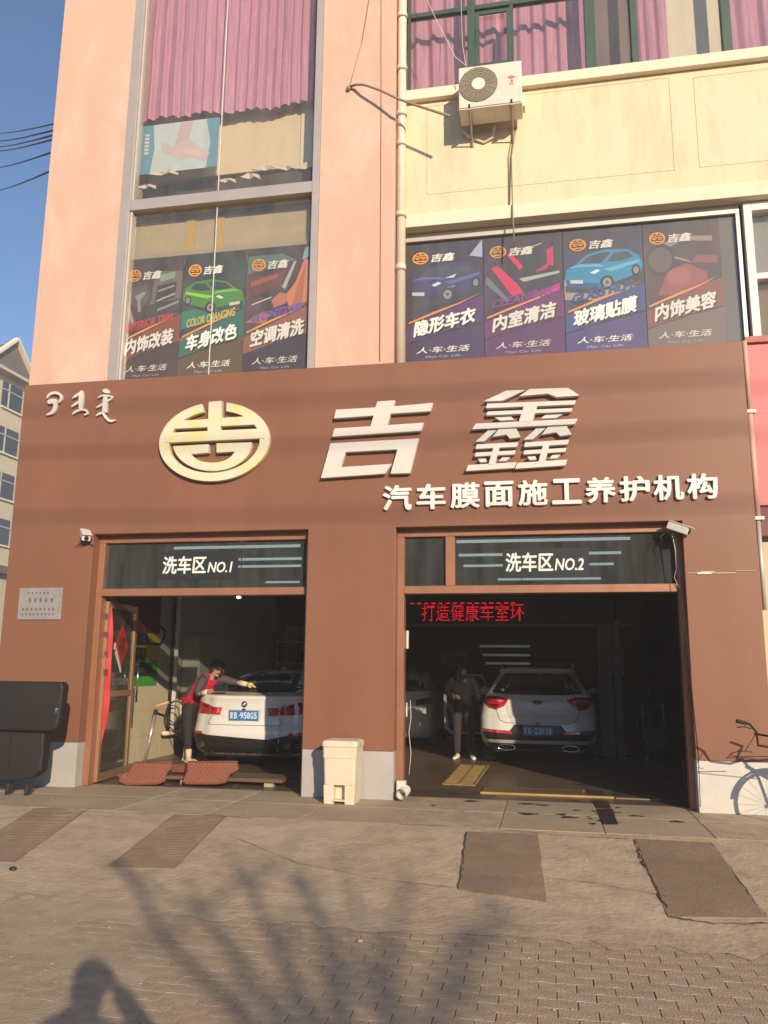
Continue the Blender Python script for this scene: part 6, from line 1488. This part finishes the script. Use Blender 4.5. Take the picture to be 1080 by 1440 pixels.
def person(t, J, skinm, hairm, face, sc=1.0, long_hair=False):
    """J: dict of joints in world coordinates"""
    order = ['pelvis', 'waist', 'chest', 'neck', 'head', 'crown', 'sl', 'el', 'wl', 'sr', 'er', 'wr', 'hl', 'kl', 'al', 'tl', 'hr', 'kr', 'ar', 'tr']
    ix = {k: i for i, k in enumerate(order)}
    ed = [('pelvis', 'waist'), ('waist', 'chest'), ('chest', 'neck'), ('neck', 'head'), ('head', 'crown'), ('chest', 'sl'), ('sl', 'el'), ('el', 'wl'), ('chest', 'sr'), ('sr', 'er'), ('er', 'wr'),
          ('pelvis', 'hl'), ('hl', 'kl'), ('kl', 'al'), ('al', 'tl'), ('pelvis', 'hr'), ('hr', 'kr'), ('kr', 'ar'), ('ar', 'tr')]
    R = dict(pelvis=.115, waist=.105, chest=.125, neck=.05, head=.086, crown=.078, sl=.052, el=.042, wl=.028, sr=.052, er=.042, wr=.028, hl=.092, kl=.058, al=.034, tl=.014, hr=.092, kr=.058, ar=.034, tr=.014)
    body = skin_mesh('body', [J[k] for k in order], [(ix[a], ix[b]) for a, b in ed], [R[k]*sc for k in order], skinm, t, 0, 1)
    f = face.normalized(); up = (J['crown']-J['neck']).normalized(); f = (f-up*f.dot(up)).normalized(); sd3 = f.cross(up); h = J['head']
    mb_ = MB()
    mb_.tube([h+f*.085+up*.02, h+f*.108-up*.012], [.010, .016], 8)                        # nose
    for s_ in (-1, 1): mb_.ell(tuple(h+sd3*s_*.088), (.012, .018, .028), 8, 5)          # ears
    mb_.ell(tuple(h+f*.07-up*.07), (.035, .035, .025), 8, 6)                                # chin
    for s_, k, e in (('l', 'wl', 'el'), ('r', 'wr', 'er')):
        d = J[k]-J[e]; hand(mb_, J[k], d, J.get('n'+s_, Vector((0, 0, -1))), 1.0, J.get('curl', .5))
    joinmb(body, mb_)
    for s_ in (-1, 1):
        MB().ell(tuple(h+f*.083+sd3*s_*.032+up*.028), (.010, .010, .007), 8, 5).build('eye', M_black, t, smooth=True)
    MB().tube([tuple(h+f*.094-up*.042-sd3*.022), tuple(h+f*.10-up*.042), tuple(h+f*.094-up*.042+sd3*.022)], .006, 6).build('mouth', mat('lips', (.40, .12, .10), .5), t, smooth=True)
    c = J['head']*.45+J['crown']*.55-f*.018
    rot = Matrix((sd3, f, up)).transposed()
    hb2 = MB(); hb2.ell(tuple(c), (.100, .112, .098), 14, 10, rot)
    hb2.ell(tuple(h-f*.045-up*.01), (.088, .066, .10), 12, 8, rot)
    if long_hair:
        hb2.ell(tuple(h-f*.06-up*.07), (.075, .05, .09), 10, 7, rot)
        for s_ in (-1, 1): hb2.ell(tuple(h+sd3*s_*.08-up*.02-f*.01), (.022, .05, .085), 8, 6, rot)
        rn = random.Random(3)
        for i in range(26):
            p0 = c+rot@Vector((rn.uniform(-.08, .08), rn.uniform(-.09, .06), rn.uniform(-.02, .08))); hb2.tube([p0, p0+rot@Vector((rn.uniform(-.05, .05), rn.uniform(-.06, .01), -.06)), p0+rot@Vector((rn.uniform(-.06, .06), rn.uniform(-.08, .0), -.14))], [.012, .010, .003], 5)
    hb2.build('hair', hairm, t, smooth=True)
    return body
def garment(name, J, keys, edges, radii, m, t, sub=1):
    ix = {k: i for i, k in enumerate(keys)}
    return skin_mesh(name, [J[k] for k in keys], [(ix[a], ix[b]) for a, b in edges], [radii[k] for k in keys], m, t, 0, sub)
def lerp(a, b, t): return a.lerp(b, t)
def dress(J, t, jm, tm, sm, sleeve=.92, leg=.95, hem=0, jr=1.0, sleeve_m=None):
    J = dict(J); J['cl'] = lerp(J['el'], J['wl'], sleeve); J['cr'] = lerp(J['er'], J['wr'], sleeve); J['nk'] = lerp(J['chest'], J['neck'], .72)
    J['hemp'] = J['pelvis']+(J['pelvis']-J['waist'])*hem
    garment('jacket', J, ['hemp', 'waist', 'chest', 'nk', 'sl', 'sr'], [('hemp', 'waist'), ('waist', 'chest'), ('chest', 'nk'), ('chest', 'sl'), ('chest', 'sr')], dict(hemp=.150*jr, waist=.142*jr, chest=.158*jr, nk=.075*jr, sl=.092*jr, sr=.092*jr), jm, t)
    for a, b, c in (('sl', 'el', 'cl'), ('sr', 'er', 'cr')):
        J['i'+a] = lerp(J['chest'], J[a], .62)
        garment('sleeve', J, ['i'+a, a, b, c], [('i'+a, a), (a, b), (b, c)], {'i'+a: .09*jr, a: .088*jr, b: .062*jr, c: .050*jr}, sleeve_m or jm, t)
    J['bl'] = lerp(J['kl'], J['al'], leg); J['br'] = lerp(J['kr'], J['ar'], leg)
    garment('trousers', J, ['pelvis', 'waist', 'hl', 'kl', 'bl', 'hr', 'kr', 'br'], [('pelvis', 'waist'), ('pelvis', 'hl'), ('hl', 'kl'), ('kl', 'bl'), ('pelvis', 'hr'), ('hr', 'kr'), ('kr', 'br')], dict(pelvis=.130, waist=.115, hl=.108, kl=.078, bl=.062, hr=.108, kr=.078, br=.062), tm, t)
    for a, b in (('al', 'tl'), ('ar', 'tr')):
        p, q = J[a], J[b]; d = (q-p); d.z = 0; d.normalize(); s_ = MB()
        heel = Vector((p.x, p.y, 0))-d*.06
        sdv = Vector((-d.y, d.x, 0))
        rings = []
        for (u_, w_, hgt) in ((-.0, .030, .06), (.03, .040, .085), (.10, .040, .085), (.17, .045, .055), (.23, .044, .045), (.265, .025, .035)):
            c = heel+d*u_; rings.append([tuple(c+sdv*w_*cos(2*pi*k/10)+Vector((0, 0, .008+hgt*.5+hgt*.5*sin(2*pi*k/10)))) for k in range(10)])
        s_.loft(rings); s_.build('shoe', sm, t, smooth=True)
# woman leaning over the sedan's boot lid
V = Vector
W = dict(); yF = 2.95
fl_, fr_ = onz(268, 1069, .0), onz(285, 1070, 0)
W['al'] = V((-5.72, 2.80, .08)); W['tl'] = V((-5.56, 2.76, .03)); W['ar'] = V((-5.86, 3.02, .08)); W['tr'] = V((-5.70, 3.0, .03))
W['kl'] = V((-5.74, 2.78, .46)); W['kr'] = V((-5.86, 3.0, .46)); 
W['hl'] = V((-5.76, 2.78, .84)); W['hr'] = V((-5.84, 2.96, .84)); W['pelvis'] = V((-5.80, 2.87, .92)); W['waist'] = V((-5.70, 2.86, 1.08))
W['chest'] = V((-5.52, 2.82, 1.28)); W['neck'] = V((-5.36, 2.79, 1.39)); W['head'] = V((-5.27, 2.76, 1.47)); W['crown'] = V((-5.24, 2.76, 1.57))
W['sr'] = V((-5.47, 2.64, 1.31)); W['er'] = V((-5.52, 2.52, 1.08)); W['wr'] = V((-5.30, 2.46, 1.13))
W['sl'] = V((-5.34, 2.94, 1.33)); W['el'] = V((-5.10, 2.98, 1.28)); W['wl'] = V((-4.86, 2.98, 1.24))
W['nr'] = V((0, 0, -1)); W['nl'] = V((0, 0, -1)); W['curl'] = .5
for k_ in W:
    if len(k_) > 2 or k_[0] != 'n': W[k_] = W[k_]+V((.12, 0, 0)) if k_ not in ('nr', 'nl', 'curl') else W[k_]
wm = thing('person', (-5.8, 2.9, 0), 'woman in red and dark jacket and black trousers leaning over the white sedan', 'person')
person(wm, W, M_skin, M_hairb, V((.62, -.72, -.12)), 1.0, True)
M_jred = mat('jacket_red', (.55, .012, .045), .65, var=.15, vscale=9, bump=.3, bscale=20); M_jdark = mat('jacket_navy', (.065, .055, .07), .75, var=.2); M_trs = mat('trousers_black', (.02, .018, .02), .8, var=.2)
dress(W, wm, M_jred, M_trs, mat('shoe_pale', (.60, .50, .38), .6), sleeve=.45, leg=.66, hem=.55, jr=1.08, sleeve_m=M_jdark)
# dark shoulder yoke and side panel of the jacket
skin_mesh('yoke', [W['sr']+V((0, 0, .02)), lerp(W['chest'], W['neck'], .35)+V((0, 0, .035)), W['sl']+V((0, 0, .02))], [(0, 1), (1, 2)], [.098, .08, .098], M_jdark, wm)
skin_mesh('side_panel', [lerp(W['chest'], W['waist'], .2)+V((-.04, -.05, 0)), W['waist']+V((-.04, -.06, .0)), lerp(W['waist'], W['pelvis'], .6)+V((-.02, -.05, 0))], [(0, 1), (1, 2)], [.10, .10, .10], M_jdark, wm)
for a, b, c in (('er', 'wr', 'cuff'), ('el', 'wl', 'cuff')):
    p, q = W[a], W[b]; MB().tube([lerp(p, q, .5), lerp(p, q, .8), lerp(p, q, 1.02)], [.048, .044, .040], 10).build('glove_cuff', mat('glove_cuff', (.66, .55, .44), .6), wm, smooth=True)
gl_ = MB(); hand(gl_, W['wl'], W['wl']-W['el'], V((0, 0, -1)), 1.22, .35); gl_.build('yellow_glove', mat('glove_yellow', (.55, .50, .14), .6), wm, smooth=True)
for s_, k in (('l', 'al'), ('r', 'ar')):
    p = W[k]; MB().tube([p+V((0, 0, -.03)), p+V((0, 0, .15))], [.045, .05], 12).build('pale_sock', mat('sock_pale', (.62, .50, .38), .8), wm, smooth=True)
pk = W['wr']+V((.13, -.02, .01))
t = thing('squeegee', pk, 'black hand squeegee held above the boot lid of the sedan', 'squeegee')
MB().box(pk.x-.02, pk.x+.20, pk.y-.02, pk.y+.01, pk.z+.0, pk.z+.10).build('blade', M_black, t, bevel=.006); MB().tube([pk+V((.12, -.03, .08)), pk+V((.18, -.03, .12))], .012, 8).build('clip', M_chrome, t)
# person in dark clothes standing beside the suv
Q = dict(); o_ = V((-1.45, 4.75, 0))
def q(x, y, z): return o_+V((x, y, z))
Q['al'] = q(-.09, 0, .08); Q['tl'] = q(-.12, -.16, .03); Q['ar'] = q(.16, .03, .08); Q['tr'] = q(.20, -.13, .03); Q['kl'] = q(-.09, -.03, .47); Q['kr'] = q(.13, 0, .47); Q['hl'] = q(-.085, 0, .86); Q['hr'] = q(.095, 0, .86)
Q['pelvis'] = q(0, 0, .92); Q['waist'] = q(0, 0, 1.06); Q['chest'] = q(.01, -.13, 1.27); Q['neck'] = q(.03, -.22, 1.38); Q['head'] = q(.05, -.31, 1.40); Q['crown'] = q(.06, -.37, 1.47)
Q['sl'] = q(-.17, -.12, 1.32); Q['el'] = q(-.26, -.02, 1.10); Q['wl'] = q(-.10, -.20, 1.06); Q['sr'] = q(.19, -.10, 1.32); Q['er'] = q(.27, .0, 1.08); Q['wr'] = q(.33, -.06, .88)
Q['nl'] = V((0, 0, -1)); Q['nr'] = V((-1, 0, 0))
ps = thing('person', o_, 'person in dark hooded jacket, dark trousers and white shoes beside the suv', 'person')
person(ps, Q, M_skin, M_hair, V((.35, -.35, -.9)))
M_jb = mat('jacket_black', (.03, .024, .022), .75, var=.25, bump=.3, bscale=15); M_jean = mat('dark_jeans', (.035, .027, .025), .85, var=.25)
dress(Q, ps, M_jb, M_jean, mat('shoe_white', (.75, .72, .66), .5), sleeve=.9, leg=1.0, hem=.7, jr=1.22)
skin_mesh('hood', [Q['sl']+V((.06, .04, .05)), Q['neck']+V((0, .07, .02)), Q['sr']+V((-.06, .04, .05))], [(0, 1), (1, 2)], [.06, .085, .06], M_jb, ps)
# the photographer, behind the camera, throwing the shadow at the lower left
G_ = gz(-10.3); c_ = V(CP)
Pn = dict(); o2 = V((c_.x+.13, -10.14, G_))
def r_(x, y, z): return o2+V((x, y, z*1.14))
Pn['al'] = r_(-.11, 0, .08); Pn['tl'] = r_(-.13, .16, .03); Pn['ar'] = r_(.11, 0, .08); Pn['tr'] = r_(.14, .16, .03); Pn['kl'] = r_(-.1, .02, .48); Pn['kr'] = r_(.1, .02, .48); Pn['hl'] = r_(-.09, 0, .90); Pn['hr'] = r_(.09, 0, .90)
Pn['pelvis'] = r_(0, 0, .96); Pn['waist'] = r_(0, 0, 1.12); Pn['chest'] = r_(0, 0, 1.36); Pn['neck'] = r_(0, .02, 1.50); Pn['head'] = r_(0, .05, 1.60); Pn['crown'] = r_(0, .04, 1.70)
hz_ = (CAM_H-G_)/1.14
Pn['sl'] = r_(-.20, .0, 1.42); Pn['el'] = r_(-.26, .22, 1.36); Pn['wl'] = r_(-.17, .19, hz_-.14); Pn['sr'] = r_(.20, .0, 1.42); Pn['er'] = r_(.40, .10, 1.30); Pn['wr'] = r_(.02, .22, hz_-.02)
Pn['nl'] = V((0, -1, 0)); Pn['nr'] = V((0, -1, 0))
pg = thing('person', o2, 'photographer with raised arms whose shadow falls at the lower left', 'person')
person(pg, Pn, M_skin, M_hair, V((0, 1, 0)))
Gd = dict(Pn)
for k in Gd:
    if k[0] == 'n' and len(k) == 2: continue
dress_z = G_
Pz = {k: (v if len(k) == 2 and k[0] == 'n' else v) for k, v in Pn.items()}
M_coat = mat('coat_black', (.03, .03, .035), .8)
dress({k: v for k, v in Pz.items()}, pg, M_coat, M_jean, M_black, jr=1.12, hem=.8)
ph = thing('mobile_phone', (c_.x+.03, c_.y-.02, c_.z-.06), 'black mobile phone held up by the photographer', 'phone')
MB().box(c_.x-.02, c_.x+.055, c_.y-.016, c_.y-.008, c_.z-.13, c_.z+.02).build('case', M_black, ph, bevel=.003)

air = MB().box(-75, 45, -68, 72, -2.4, 26).build('veil', None)  # added thin volume standing in for lens flare that lifts dark tones
air['kind'] = 'stuff'; air['label'] = 'thin warm haze added to imitate lens flare'
mh = bpy.data.materials.new('veil_air'); mh.use_nodes = True; n = mh.node_tree; n.nodes.remove(n.nodes['Principled BSDF'])
pv = n.nodes.new('ShaderNodeVolumePrincipled'); pv.inputs['Color'].default_value = (.95, .92, .88, 1); pv.inputs['Density'].default_value = .0030; pv.inputs['Anisotropy'].default_value = .0
n.links.new(pv.outputs[0], n.nodes['Material Output'].inputs['Volume']); air.data.materials.append(mh)
